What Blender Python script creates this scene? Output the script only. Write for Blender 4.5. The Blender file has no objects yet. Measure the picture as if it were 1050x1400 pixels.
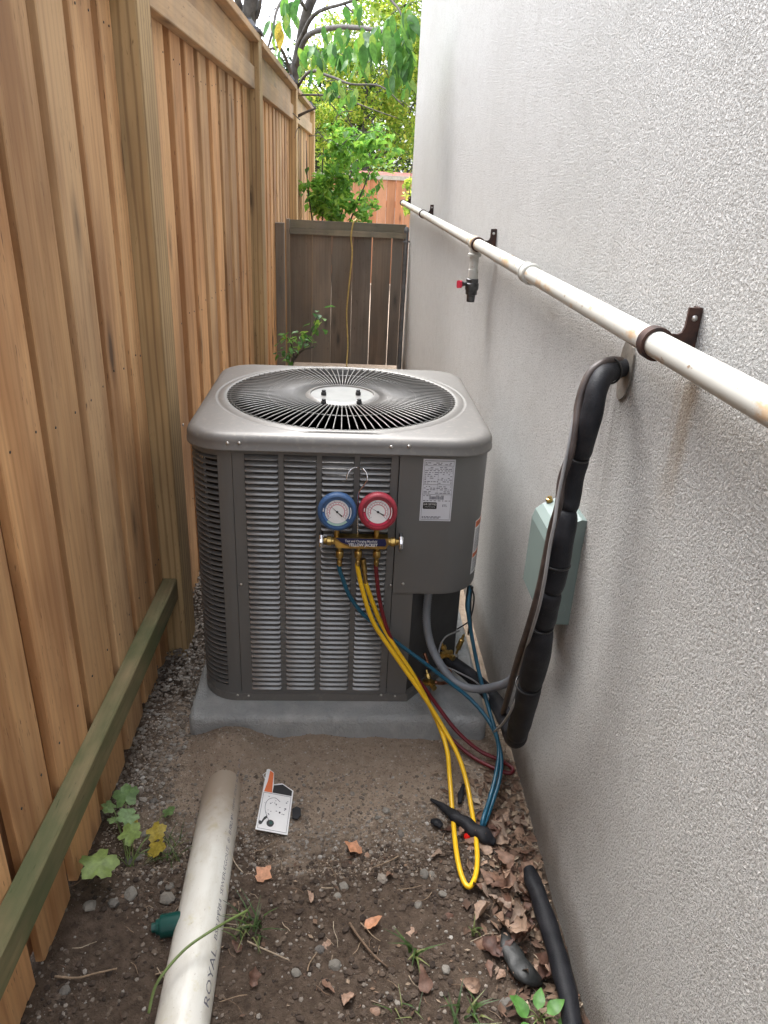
import bpy, bmesh, math, random
from mathutils import Vector, Matrix, noise
R=math.radians
random.seed(7)
sc=bpy.context.scene
# ------------------------------------------------------------------ camera
FPX=1003.0; TILT=R(24.5); ROLL=R(2.86); YAW=R(3.8); CAMH=1.65
fw=Vector((math.sin(YAW)*math.cos(TILT),math.cos(YAW)*math.cos(TILT),-math.sin(TILT)))
rt=Vector((math.cos(YAW),-math.sin(YAW),0)); up=rt.cross(fw)
CAM=Vector((0,0,CAMH))
cx_=rt*math.cos(ROLL)+up*math.sin(ROLL); cy_=-rt*math.sin(ROLL)+up*math.cos(ROLL)
cd=bpy.data.cameras.new('camera'); cam=bpy.data.objects.new('camera',cd); sc.collection.objects.link(cam)
cd.sensor_fit='VERTICAL'; cd.sensor_height=24; cd.lens=24*FPX/1400; cd.clip_start=.02; cd.clip_end=500
cam.matrix_world=Matrix(((cx_.x,cy_.x,-fw.x,CAM.x),(cx_.y,cy_.y,-fw.y,CAM.y),(cx_.z,cy_.z,-fw.z,CAM.z),(0,0,0,1)))
sc.camera=cam
sc.render.resolution_x=768; sc.render.resolution_y=1024
# ------------------------------------------------------------------ light
SUN_EL=R(61); SUN_AZ=R(-27)     # azimuth measured from +y towards +x
w=bpy.data.worlds.new('World'); sc.world=w; w.use_nodes=True
wn=w.node_tree.nodes; wl=w.node_tree.links
bg=wn['Background']; bg.inputs[1].default_value=0.15
sky=wn.new('ShaderNodeTexSky'); sky.sky_type='NISHITA'; sky.sun_disc=False
sky.sun_elevation=SUN_EL; sky.sun_rotation=SUN_AZ; sky.air_density=1.0; sky.dust_density=3.0
hs=wn.new('ShaderNodeHueSaturation'); hs.inputs['Saturation'].default_value=.22; hs.inputs['Value'].default_value=1.8
wl.new(sky.outputs[0],hs.inputs['Color'])
tcw=wn.new('ShaderNodeTexCoord'); nzw=wn.new('ShaderNodeTexNoise'); nzw.inputs['Scale'].default_value=2.2; nzw.inputs['Detail'].default_value=6
wl.new(tcw.outputs['Generated'],nzw.inputs['Vector'])
rw=wn.new('ShaderNodeValToRGB'); rw.color_ramp.elements[0].position=.35; rw.color_ramp.elements[0].color=(.82,.86,.93,1); rw.color_ramp.elements[1].position=.65; rw.color_ramp.elements[1].color=(1.1,1.1,1.1,1)
wl.new(nzw.outputs[0],rw.inputs[0])
mw=wn.new('ShaderNodeMixRGB'); mw.blend_type='MULTIPLY'; mw.inputs[0].default_value=1
wl.new(hs.outputs[0],mw.inputs[1]); wl.new(rw.outputs[0],mw.inputs[2]); wl.new(mw.outputs[0],bg.inputs[0])
sd=bpy.data.lights.new('sun','SUN'); sd.energy=1.5; sd.angle=R(40); sd.color=(1,.965,.91)
so=bpy.data.objects.new('sun',sd); sc.collection.objects.link(so)
sdir=Vector((math.sin(SUN_AZ)*math.cos(SUN_EL),math.cos(SUN_AZ)*math.cos(SUN_EL),math.sin(SUN_EL)))
so.rotation_euler=(-sdir).to_track_quat('-Z','Y').to_euler()
vs=sc.view_settings; vs.view_transform='Standard'; vs.look='None'; vs.exposure=1.5; vs.gamma=1; vs.use_curve_mapping=False

# ------------------------------------------------------------------ helpers
def P(px,py,x=None,y=None,z=None,f=None):
    """world point seen at photograph pixel (px,py) on a known plane"""
    u=px-525; v=py-700
    d=fw*FPX+rt*(u*math.cos(ROLL)+v*math.sin(ROLL))+up*(u*math.sin(ROLL)-v*math.cos(ROLL))
    if x is not None: s=(x-CAM.x)/d.x
    elif y is not None: s=(y-CAM.y)/d.y
    elif z is not None: s=(z-CAM.z)/d.z
    else: s=(-.67+f)/(d.x-.022*d.y)
    return CAM+d*s
WO={}
def tag(o,label=None,cat=None,group=None,kind=None):
    if label: o['label']=label
    if cat: o['category']=cat
    if group: o['group']=group
    if kind: o['kind']=kind
    return o
def thing(name,loc,label,cat,group=None):
    o=bpy.data.objects.new(name,None); sc.collection.objects.link(o); o.location=loc; o.empty_display_size=.05
    WO[o.name]=Vector(loc); return tag(o,label,cat,group)
def place(o,parent,world=(0,0,0)):
    sc.collection.objects.link(o); world=Vector(world); WO[o.name]=world
    if parent is not None: o.parent=parent; o.location=world-WO[parent.name]
    else: o.location=world
    return o
class MB:
    def __init__(s): s.v=[]; s.f=[]; s.m=[]
    def add(s,vs,fs,m=0):
        n=len(s.v); s.v.extend([tuple(q) for q in vs]); s.f.extend([tuple(i+n for i in f) for f in fs]); s.m.extend([m]*len(fs)); return s
    def box(s,x0,x1,y0,y1,z0,z1,m=0):
        return s.prism([(x0,y0),(x1,y0),(x1,y1),(x0,y1)],z0,z1,m=m)
    def prism(s,poly,z0,z1,m=0,cap=True):
        n=len(poly); vs=[(p[0],p[1],z0) for p in poly]+[(p[0],p[1],z1) for p in poly]
        fs=[(i,(i+1)%n,(i+1)%n+n,i+n) for i in range(n)]
        if cap: fs+=[tuple(range(n-1,-1,-1)),tuple(range(n,2*n))]
        return s.add(vs,fs,m)
    def prismaxis(s,poly,o,u,v,wv,m=0):
        """poly in (u,v) plane extruded by vector wv from origin o"""
        o=Vector(o);u=Vector(u);v=Vector(v);wv=Vector(wv); n=len(poly)
        a=[o+u*p[0]+v*p[1] for p in poly]; b=[q+wv for q in a]
        fs=[(i,(i+1)%n,(i+1)%n+n,i+n) for i in range(n)]+[tuple(range(n-1,-1,-1)),tuple(range(n,2*n))]
        return s.add(a+b,fs,m)
    def tube(s,pts,r,n=10,cap=True,m=0,rot=0):
        pts=[Vector(p) for p in pts]; k=len(pts); rr=r if isinstance(r,(list,tuple)) else [r]*k
        t0=(pts[1]-pts[0]).normalized(); a=Vector((0,0,1)) if abs(t0.z)<.9 else Vector((1,0,0))
        nn=t0.cross(a).normalized(); vs=[]
        for i in range(k):
            t=(pts[min(i+1,k-1)]-pts[max(i-1,0)])
            if t.length<1e-9: t=t0
            t.normalize(); nn=(nn-t*nn.dot(t)); nn=nn.normalized(); b=t.cross(nn)
            for j in range(n):
                an=2*math.pi*j/n+rot; vs.append(pts[i]+(nn*math.cos(an)+b*math.sin(an))*rr[i])
        fs=[(i*n+j,i*n+(j+1)%n,(i+1)*n+(j+1)%n,(i+1)*n+j) for i in range(k-1) for j in range(n)]
        if cap: fs+=[tuple(range(n-1,-1,-1)),tuple((k-1)*n+j for j in range(n))]
        return s.add(vs,fs,m)
    def lathe(s,prof,o,ax,n=16,m=0):
        """prof list of (r,h) along axis ax from o"""
        o=Vector(o); ax=Vector(ax).normalized(); pts=[o+ax*h for r,h in prof]
        a=Vector((0,0,1)) if abs(ax.z)<.9 else Vector((1,0,0)); u=ax.cross(a).normalized(); b=ax.cross(u); vs=[]
        for (r,h),p in zip(prof,pts):
            for j in range(n):
                an=2*math.pi*j/n; vs.append(p+(u*math.cos(an)+b*math.sin(an))*max(r,1e-5))
        k=len(prof); fs=[(i*n+j,i*n+(j+1)%n,(i+1)*n+(j+1)%n,(i+1)*n+j) for i in range(k-1) for j in range(n)]
        fs+=[tuple(range(n-1,-1,-1)),tuple((k-1)*n+j for j in range(n))]
        return s.add(vs,fs,m)
    def mesh(s,name,mats,smooth=False,org=None):
        me=bpy.data.meshes.new(name); vv=s.v
        if org is not None: vv=[(a-org[0],b-org[1],c-org[2]) for a,b,c in vv]
        me.from_pydata(vv,[],s.f); 
        if not isinstance(mats,(list,tuple)): mats=[mats]
        for q in mats: me.materials.append(q)
        if len(mats)>1: me.polygons.foreach_set('material_index',s.m)
        if smooth:
            me.shade_smooth()
            if smooth!='all':
                bm=bmesh.new(); bm.from_mesh(me)
                for e in bm.edges:
                    if len(e.link_faces)==2 and e.calc_face_angle(0)>R(38): e.smooth=False
                bm.to_mesh(me); bm.free()
        bm=bmesh.new(); bm.from_mesh(me); bmesh.ops.recalc_face_normals(bm,faces=bm.faces); bm.to_mesh(me); bm.free()
        return me
    def build(s,name,mats,parent=None,smooth=False,**k):
        if parent is None and k.get('kind') is None or k.pop('center',False):
            xs=[q[0] for q in s.v]; ys=[q[1] for q in s.v]; zs=[q[2] for q in s.v]
            org=((min(xs)+max(xs))/2,(min(ys)+max(ys))/2,min(zs))
        else: org=(0,0,0)
        o=bpy.data.objects.new(name,s.mesh(name,mats,smooth,org)); place(o,parent,org)
        return tag(o,**k)
def spline(pts,n=8):
    pts=[Vector(p) for p in pts]; q=[pts[0]*2-pts[1]]+pts+[pts[-1]*2-pts[-2]]; out=[]
    for i in range(1,len(q)-2):
        a,b,c,d=q[i-1:i+3]
        for j in range(n):
            t=j/n; out.append(.5*((2*b)+(c-a)*t+(2*a-5*b+4*c-d)*t*t+(3*b-a-3*c+d)*t*t*t))
    out.append(pts[-1]); return out
def copy(o,parent,world,label=None):
    c=o.copy(); place(c,parent,world); return c
def textmesh(s,size,mat,name,parent,origin,ux,uy,warp=None,bold=0,**k):
    cu=bpy.data.curves.new('t','FONT'); cu.body=s; cu.size=size; cu.resolution_u=2; cu.offset=bold; cu.align_x='CENTER'; cu.align_y='CENTER'
    to=bpy.data.objects.new('t',cu); sc.collection.objects.link(to); bpy.context.view_layer.update()
    dg=bpy.context.evaluated_depsgraph_get(); me=bpy.data.meshes.new_from_object(to.evaluated_get(dg)); bpy.data.objects.remove(to); bpy.data.curves.remove(cu)
    origin=Vector(origin);ux=Vector(ux);uy=Vector(uy)
    for v in me.vertices:
        a,b=v.co.x,v.co.y
        v.co=warp(a,b) if warp else origin+ux*a+uy*b
    me.name=name; me.materials.clear(); me.materials.append(mat); o=bpy.data.objects.new(name,me); place(o,parent); return tag(o,**k)

# ------------------------------------------------------------------ materials
class NT:
    def __init__(s,name):
        s.m=bpy.data.materials.new(name); s.m.use_nodes=True; s.n=s.m.node_tree.nodes; s.l=s.m.node_tree.links; s.b=s.n['Principled BSDF']
        s.tc=s.n.new('ShaderNodeTexCoord').outputs['Object']
    def vec(s,sc=(1,1,1),rand=0,src=None):
        src=src or s.tc
        if rand:
            oi=s.n.new('ShaderNodeObjectInfo'); mu=s.n.new('ShaderNodeVectorMath'); mu.operation='SCALE'; cmb=s.n.new('ShaderNodeCombineXYZ')
            for i in range(3): s.l.new(oi.outputs['Random'],cmb.inputs[i])
            s.l.new(cmb.outputs[0],mu.inputs[0]); mu.inputs['Scale'].default_value=rand
            ad=s.n.new('ShaderNodeVectorMath'); ad.operation='ADD'; s.l.new(src,ad.inputs[0]); s.l.new(mu.outputs[0],ad.inputs[1]); src=ad.outputs[0]
        mp=s.n.new('ShaderNodeMapping'); mp.inputs['Scale'].default_value=sc; s.l.new(src,mp.inputs[0]); return mp.outputs[0]
    def noise(s,scale,detail=4,vec=None,dist=0,rough=.55):
        q=s.n.new('ShaderNodeTexNoise'); q.inputs['Scale'].default_value=scale; q.inputs['Detail'].default_value=detail; q.inputs['Distortion'].default_value=dist; q.inputs['Roughness'].default_value=rough
        s.l.new(vec or s.tc,q.inputs['Vector']); return q.outputs[0]
    def voro(s,scale,vec=None,out=0,feat=None):
        q=s.n.new('ShaderNodeTexVoronoi'); q.inputs['Scale'].default_value=scale
        if feat: q.feature=feat
        s.l.new(vec or s.tc,q.inputs['Vector']); return q.outputs[out]
    def ramp(s,fac,stops):
        q=s.n.new('ShaderNodeValToRGB'); e=q.color_ramp.elements
        while len(e)<len(stops): e.new(.5)
        for i,(p,c) in enumerate(stops):
            e[i].position=p; e[i].color=(c,c,c,1) if not isinstance(c,tuple) else c+(1,)
        s.l.new(fac,q.inputs[0]); return q.outputs[0]
    def mix(s,a,b,fac,mode='MIX'):
        q=s.n.new('ShaderNodeMixRGB'); q.blend_type=mode
        for i,x in ((0,fac),(1,a),(2,b)):
            if isinstance(x,(int,float)): q.inputs[i].default_value=x if i==0 else (x,x,x,1)
            elif isinstance(x,tuple): q.inputs[i].default_value=x+(1,)
            else: s.l.new(x,q.inputs[i])
        return q.outputs[0]
    def math(s,op,a,b=0):
        q=s.n.new('ShaderNodeMath'); q.operation=op
        for i,x in ((0,a),(1,b)):
            if isinstance(x,(int,float)): q.inputs[i].default_value=x
            else: s.l.new(x,q.inputs[i])
        return q.outputs[0]
    def sep(s,i,src=None):
        q=s.n.new('ShaderNodeSeparateXYZ'); s.l.new(src or s.tc,q.inputs[0]); return q.outputs[i]
    def rnd(s): return s.n.new('ShaderNodeObjectInfo').outputs['Random']
    def col(s,c):
        if isinstance(c,tuple): s.b.inputs['Base Color'].default_value=c+(1,)
        else: s.l.new(c,s.b.inputs['Base Color'])
    def rough(s,r):
        if isinstance(r,(int,float)): s.b.inputs['Roughness'].default_value=r
        else: s.l.new(r,s.b.inputs['Roughness'])
    def bump(s,h,strength=.5,dist=.002):
        q=s.n.new('ShaderNodeBump'); q.inputs['Strength'].default_value=strength; q.inputs['Distance'].default_value=dist
        s.l.new(h,q.inputs['Height']); s.l.new(q.outputs[0],s.b.inputs['Normal'])
def simple(name,c,rough=.5,metal=0,var=.12,vs=20,bump=0,spec=None,coat=0):
    t=NT(name); n=t.noise(vs,4)
    t.col(t.mix(c,tuple(x*(1-var*2) for x in c),t.ramp(n,[(.35,0.0),(.7,1.0)])))
    t.rough(rough); t.b.inputs['Metallic'].default_value=metal
    if bump: t.bump(t.noise(vs*12,3),.5,bump)
    if coat: t.b.inputs['Coat Weight'].default_value=coat
    if spec is not None: t.b.inputs['Specular IOR Level'].default_value=spec
    return t.m
def wood(name,light,mid,dark,axis='z',weather=0,green=0,rough=.75,wet=0):
    t=NT(name); ac,al=1.0,.06
    scl={'z':(ac,ac,al),'y':(ac,al,ac),'x':(al,ac,ac)}[axis]
    v=t.vec(scl,rand=31)
    g=t.noise(26,6,v,dist=.5); g2=t.noise(95,4,v)
    big=t.noise(3.5,3,t.vec((1,1,.35) if axis=='z' else (1,.35,1),rand=17))
    wv=t.n.new('ShaderNodeTexWave'); wv.wave_type='RINGS'; wv.rings_direction={'z':'Z','y':'Y','x':'X'}[axis]
    wv.inputs['Scale'].default_value=17; wv.inputs['Distortion'].default_value=3.0; wv.inputs['Detail'].default_value=2; wv.inputs['Detail Scale'].default_value=1.2
    t.l.new(t.vec(tuple(q*(1.0 if q==1 else 1.3) for q in scl),rand=9),wv.inputs['Vector'])
    c=t.mix(mid,light,t.ramp(t.math('ADD',t.math('MULTIPLY',g,.5),t.math('MULTIPLY',big,.5)),[(.40,0.0),(.56,1.0)]))
    c=t.mix(c,dark,t.math('MULTIPLY',t.ramp(wv.outputs[1],[(.0,1.0),(.4,.0)]),.13 if name!='treated_post_wood' else .5))
    c=t.mix(c,tuple(x*.75 for x in dark),t.math('MULTIPLY',t.ramp(g2,[(.58,0.0),(.75,1.0)]),.18))
    fl=t.noise(1,3,t.vec({'z':(170,170,22),'y':(170,22,170),'x':(22,170,170)}[axis],rand=11)); fm=t.noise(6,3,t.vec((1,1,.3),rand=19))
    c=t.mix(c,tuple(x*.7 for x in dark),t.math('MULTIPLY',t.math('MULTIPLY',t.ramp(fl,[(.64,0.0),(.70,1.0)]),t.ramp(fm,[(.42,0.0),(.55,1.0)])),.8))
    # per-board tint
    r=t.rnd(); c=t.mix(c,t.ramp(r,[(0,(.78,.74,.66)),(.3,(1.05,.92,.76)),(.55,(.90,.92,.92)),(.8,(1.12,.98,.82)),(1,(1.14,1.10,1.02))]),1.0,'MULTIPLY')
    c=t.mix(c,t.ramp(big,[(.3,(.72,.72,.74)),(.6,(1.06,1.04,1.0))]),.75,'MULTIPLY')
    # knots
    ks={'z':(7,7,1.9),'y':(7,1.9,7),'x':(1.9,7,7)}[axis]
    vk=t.n.new('ShaderNodeTexVoronoi'); vk.inputs['Scale'].default_value=1.0; t.l.new(t.vec(ks,rand=23),vk.inputs['Vector'])
    kd=t.math('ADD',vk.outputs['Distance'],t.math('MULTIPLY',t.noise(60,3,t.vec((1,1,.5),rand=5)),.05))
    kn=t.ramp(kd,[(.09,1.0),(.13,.55),(.24,0.0)])
    c=t.mix(c,tuple(x*.38 for x in dark),t.math('MULTIPLY',kn,.85))
    if weather:
        wn_=t.noise(5,5,t.vec((1,1,.2),rand=13)); c=t.mix(c,(.19,.185,.165),t.math('MULTIPLY',t.ramp(wn_,[(.3,0.0),(.62,1.0)]),weather))
    if green:
        gn=t.noise(7,5,t.vec((1,1,.5) if axis!='y' else (1,.4,1),rand=3)); c=t.mix(c,(.055,.085,.028),t.math('MULTIPLY',t.ramp(gn,[(.35,0.0),(.6,1.0)]),green))
    t.col(c); t.rough(rough)
    t.bump(t.math('ADD',t.math('MULTIPLY',g2,.6),t.math('ADD',g,kn)),.55,.0016)
    return t.m
W_new=wood('new_fence_wood',(.66,.42,.225),(.46,.25,.115),(.17,.08,.032),weather=.10)
W_back=wood('fence_wood_shaded',(.34,.20,.11),(.27,.15,.08),(.22,.11,.05))  # back boards: shade of the gaps put into a darker wood colour
W_post=wood('treated_post_wood',(.56,.41,.23),(.42,.29,.155),(.17,.10,.05))
W_rail=wood('fence_rail_wood',(.56,.39,.235),(.45,.30,.17),(.25,.15,.08),axis='y',weather=.35)
W_green=wood('green_treated_timber',(.27,.23,.14),(.19,.165,.10),(.07,.065,.035),axis='y',green=.75)
W_old=wood('weathered_grey_wood',(.29,.235,.195),(.21,.168,.138),(.085,.066,.056),weather=.55,rough=.85)
W_oldr=wood('weathered_rail_wood',(.27,.255,.215),(.20,.185,.155),(.09,.08,.068),axis='x',weather=.5,green=.25)
W_far=wood('orange_cedar',(.62,.30,.17),(.52,.24,.13),(.36,.15,.08))
def m_stucco():
    t=NT('stucco')
    big=t.noise(.9,4); mid=t.noise(14,4)
    c=t.mix((.70,.69,.66),(.76,.75,.725),t.ramp(big,[(.35,0.0),(.65,1.0)]))
    c=t.mix(c,(.56,.54,.505),t.math('MULTIPLY',t.ramp(mid,[(.45,0.0),(.8,1.0)]),.35))
    # pitted finish : dirt and relief shade painted into furrows, sand grains lighter
    a=t.noise(185,4,dist=.3,rough=.65); b=t.noise(420,2)
    furrow=t.ramp(a,[(.38,0.0),(.50,.6),(.60,1.0)])
    c=t.mix(c,(.40,.385,.36),t.math('MULTIPLY',t.ramp(a,[(.38,1.0),(.48,0.0)]),.75)); c=t.mix(c,(.86,.85,.82),t.math('MULTIPLY',t.ramp(a,[(.55,0.0),(.66,1.0)]),.2))
    # grime streaks that ran down below the pipe brackets and the wall penetration
    Y=t.sep(1); Z=t.sep(2)
    st=t.noise(1,5,t.vec((1,38,2.2)))
    def streak(y0,wd,z0,z1,col,amt,c):
        g=t.math('SUBTRACT',1.0,t.math('MINIMUM',t.math('ABSOLUTE',t.math('DIVIDE',t.math('SUBTRACT',t.math('ADD',Y,t.math('MULTIPLY',t.noise(9,3),.05)),y0+.025),wd)),1.0))
        mr=t.n.new('ShaderNodeMapRange'); mr.inputs[1].default_value=z0; mr.inputs[2].default_value=z0+.03; t.l.new(Z,mr.inputs[0])
        m2=t.n.new('ShaderNodeMapRange'); m2.inputs[1].default_value=z1; m2.inputs[2].default_value=z0; t.l.new(Z,m2.inputs[0])
        up_=t.math('SUBTRACT',1.0,mr.outputs[0]); k=t.math('MULTIPLY',g,t.math('MULTIPLY',up_,m2.outputs[0]))
        k=t.math('MULTIPLY',k,t.ramp(st,[(.3,.25),(.65,1.0)]))
        return t.mix(c,col,t.math('MULTIPLY',k,amt))
    c=streak(1.155,.05,1.36,1.10,(.34,.20,.06),.95,c)
    c=streak(1.46,.10,1.30,.75,(.15,.13,.11),.55,c)
    c=streak(1.55,.07,.68,.45,(.20,.18,.16),.5,c)
    c=streak(2.05,.25,1.33,.5,(.40,.37,.34),.2,c)
    c=streak(2.9,.2,1.38,.6,(.40,.37,.34),.25,c)
    # soil splash at the foot of the wall
    mf=t.n.new('ShaderNodeMapRange'); mf.inputs[1].default_value=.10; mf.inputs[2].default_value=0.0; t.l.new(t.math('SUBTRACT',Z,t.math('MULTIPLY',t.noise(18,4),.10)),mf.inputs[0])
    c=t.mix(c,(.22,.17,.125),t.math('MULTIPLY',mf.outputs[0],.6))
    t.col(c); t.rough(.92); t.b.inputs['Specular IOR Level'].default_value=.25
    t.bump(t.math('ADD',t.math('MULTIPLY',furrow,1.0),t.math('MULTIPLY',b,.45)),.95,.008)
    return t.m
M_stucco=m_stucco()
M_putty=simple('grey_putty',(.27,.245,.21),.9,var=.25,vs=30,bump=.002)
def m_metal():
    t=NT('grey_painted_steel'); n=t.noise(5,4); c=t.mix((.150,.143,.135),(.18,.172,.162),n)
    d=t.noise(60,5); c=t.mix(c,(.27,.25,.21),t.math('MULTIPLY',t.ramp(d,[(.54,0.0),(.72,1.0)]),.4))
    t.col(c); t.rough(t.math('ADD',.38,t.math('MULTIPLY',n,.16))); t.b.inputs['Metallic'].default_value=.25; t.bump(t.noise(700,2),.08,.0004); return t.m
M_steel=m_metal()
def m_panel():
    t=NT('dark_grey_painted_steel'); n=t.noise(6,4); c=t.mix((.135,.133,.130),(.16,.157,.152),n)
    d=t.noise(9,5,t.vec((1,1,.3))); c=t.mix(c,(.17,.16,.145),t.math('MULTIPLY',t.ramp(d,[(.6,0.0),(.8,1.0)]),.2))
    t.col(c); t.rough(.42); t.b.inputs['Metallic'].default_value=.2; t.bump(t.noise(700,2),.08,.0004); return t.m
M_panel=m_panel()
M_louv=simple('louver_steel',(.24,.235,.23),.27,metal=.4,var=.1)
M_wire=simple('guard_wire',(.24,.235,.225),.38,metal=.25,var=.1)
M_dark=simple('black_coil',(.012,.012,.013),.7)
M_fan=simple('fan_blade_grey',(.16,.165,.17),.4,metal=.6)
M_screw=simple('zinc_screw',(.62,.60,.57),.28,metal=.9,vs=200)
def m_pad():
    t=NT('plastic_pad'); n=t.noise(9,5); X=t.noise(260,3)
    c=t.mix((.29,.305,.305),(.38,.39,.385),t.ramp(n,[(.35,0.0),(.65,1.0)]))
    s=t.noise(14,6,dist=.5); c=t.mix(c,(.48,.485,.48),t.math('MULTIPLY',t.ramp(s,[(.52,0.0),(.68,1.0)]),.55))
    t.col(c); t.rough(t.ramp(s,[(.4,.35),(.7,.75)])); t.bump(t.math('ADD',X,t.math('MULTIPLY',t.noise(110,3),1.4)),.9,.0045); return t.m
M_pad=m_pad()
M_brass=simple('brass',(.62,.42,.14),.28,metal=.95,var=.25,vs=60)
M_chrome=simple('chrome',(.72,.72,.74),.16,metal=1,var=.1)
M_hosey=simple('yellow_rubber',(.83,.50,.015),.33,var=.08,vs=12)
M_hoseb=simple('teal_rubber',(.012,.10,.17),.33,var=.15,vs=12)
M_hoser=simple('dark_red_rubber',(.16,.012,.02),.35,var=.15,vs=12)
M_blue=simple('blue_rubber',(.045,.11,.25),.5,var=.1)
M_red=simple('red_rubber',(.34,.03,.05),.5,var=.1)
M_bluep=simple('blue_print',(.06,.17,.42),.4,var=.05); M_redp=simple('red_print',(.62,.03,.09),.4,var=.05)
M_white=simple('white_print',(.80,.80,.80),.35,var=.04); M_pink=simple('pink_print',(.62,.30,.34),.4,var=.1); M_blk=simple('black_print',(.02,.02,.022),.4)
M_grn=simple('pale_green_print',(.45,.65,.55),.4,var=.1)
M_navy=simple('navy_label',(.012,.018,.09),.3); M_goldl=simple('gold_label',(.70,.43,.10),.35,metal=.3)
M_lab=simple('label_paper',(.66,.67,.72),.4,var=.03); M_ink=simple('grey_ink',(.16,.16,.19),.5,var=.1); M_orange=simple('orange_print',(.72,.17,.05),.45,var=.05)
def m_foam():
    t=NT('black_foam'); n=t.noise(25,5); c=t.mix((.007,.008,.011),(.02,.02,.024),t.ramp(n,[(.4,0.0),(.75,1.0)]))
    d=t.noise(130,3); c=t.mix(c,(.10,.095,.09),t.math('MULTIPLY',t.ramp(d,[(.66,0.0),(.8,1.0)]),.3)); t.col(c); t.rough(.6); t.b.inputs['Specular IOR Level'].default_value=.3; t.bump(t.math('ADD',t.noise(320,3),t.math('MULTIPLY',n,1.5)),.6,.0016); return t.m
M_foam=m_foam()
M_browncable=simple('brown_flat_cable',(.075,.055,.048),.5,var=.3,vs=30,bump=.001)
M_greycable=simple('grey_cable',(.24,.24,.24),.42,var=.1)
M_conduit=simple('grey_flexible_conduit',(.22,.235,.26),.42,var=.15,vs=14)
M_tie=simple('black_cable_tie',(.012,.012,.012),.35)
M_box=simple('grey_green_enamel',(.185,.24,.225),.42,var=.06,vs=8,bump=.0003)
def m_whitepipe():
    t=NT('white_painted_pipe'); n=t.noise(8,4); c=t.mix((.47,.47,.43),(.55,.55,.51),n)
    r=t.noise(16,6,t.vec((1,.5,1)),rough=.65); c=t.mix(c,(.50,.28,.09),t.math('MULTIPLY',t.ramp(r,[(.56,0.0),(.62,.7),(.70,1.0)]),.8))
    r2=t.noise(75,4,t.vec((1,.6,1))); c=t.mix(c,(.22,.12,.05),t.math('MULTIPLY',t.ramp(r2,[(.64,0.0),(.70,1.0)]),.8))
    t.col(c); t.rough(.38); t.bump(t.math('ADD',n,r),.25,.001); return t.m
M_wpipe=m_whitepipe()
def m_rust():
    t=NT('rusted_iron'); n=t.noise(45,5); c=t.mix((.035,.022,.02),(.085,.04,.028),t.ramp(n,[(.4,0.0),(.65,1.0)])); t.col(c); t.rough(.7); t.b.inputs['Metallic'].default_value=.4; t.bump(n,.5,.001); return t.m
M_rust=m_rust()
M_valve=simple('grey_cast_valve',(.14,.145,.15),.32,metal=.7,var=.3,vs=60)
def m_pvc():
    t=NT('dirty_white_pvc'); n=t.noise(6,5); c=t.mix((.66,.645,.58),(.76,.75,.70),n)
    d=t.noise(11,6,t.vec((1,.35,1)),rough=.65); c=t.mix(c,(.40,.35,.25),t.math('MULTIPLY',t.ramp(d,[(.50,0.0),(.72,1.0)]),.55))
    y=t.noise(30,4,t.vec((1,1,1))); c=t.mix(c,(.55,.50,.25),t.math('MULTIPLY',t.ramp(y,[(.60,0.0),(.72,1.0)]),.5))
    e=t.noise(160,3); c=t.mix(c,(.25,.20,.14),t.math('MULTIPLY',t.ramp(e,[(.66,0.0),(.76,1.0)]),.6))
    # dry soil dusting toward the buried end
    Y=t.sep(1); mr=t.n.new('ShaderNodeMapRange'); mr.inputs[1].default_value=1.42; mr.inputs[2].default_value=1.66
    t.l.new(t.math('ADD',Y,t.math('MULTIPLY',t.noise(30,4),.14)),mr.inputs[0]); c=t.mix(c,(.33,.255,.185),t.math('MULTIPLY',mr.outputs[0],.85))
    t.col(c); t.rough(.42); t.bump(d,.15,.001); return t.m
M_pvc=m_pvc()
def m_soil():
    t=NT('soil'); Y=t.sep(1); X=t.sep(0)
    n1=t.noise(5,5); n2=t.noise(38,6,rough=.7); n3=t.noise(210,4,rough=.7)
    dark=t.mix((.058,.041,.030),(.125,.092,.069),t.ramp(n2,[(.35,0.0),(.65,1.0)]))
    dark=t.mix(dark,(.17,.135,.105),t.math('MULTIPLY',t.ramp(n3,[(.60,0.0),(.72,1.0)]),.55))
    sand=t.mix((.29,.22,.165),(.43,.345,.265),t.ramp(n2,[(.3,0.0),(.7,1.0)]))
    sand=t.mix(sand,(.42,.37,.31),t.math('MULTIPLY',t.ramp(n3,[(.58,0.0),(.7,1.0)]),.45))
    sand=t.mix(sand,(.12,.085,.06),t.math('MULTIPLY',t.ramp(t.noise(150,3),[(.64,0.0),(.76,1.0)]),.3))
    yy=t.math('ADD',Y,t.math('ADD',t.math('MULTIPLY',t.math('SUBTRACT',n1,.5),.5),t.math('MULTIPLY',t.math('SUBTRACT',n2,.5),.22)))
    mr=t.n.new('ShaderNodeMapRange'); mr.inputs[1].default_value=1.38; mr.inputs[2].default_value=1.60; t.l.new(yy,mr.inputs[0])
    # dark soil band along the fence foot
    ml=t.n.new('ShaderNodeMapRange'); ml.inputs[1].default_value=-.56; ml.inputs[2].default_value=-.47; t.l.new(t.math('ADD',X,t.math('MULTIPLY',t.math('SUBTRACT',n1,.5),.12)),ml.inputs[0])
    k=t.math('MULTIPLY',mr.outputs[0],ml.outputs[0])
    t.col(t.mix(dark,sand,k)); t.rough(.95); t.b.inputs['Specular IOR Level'].default_value=.2
    t.bump(t.math('ADD',t.math('MULTIPLY',n2,1.0),t.math('MULTIPLY',n3,.6)),.95,.013); return t.m
M_soil=m_soil()
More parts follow.
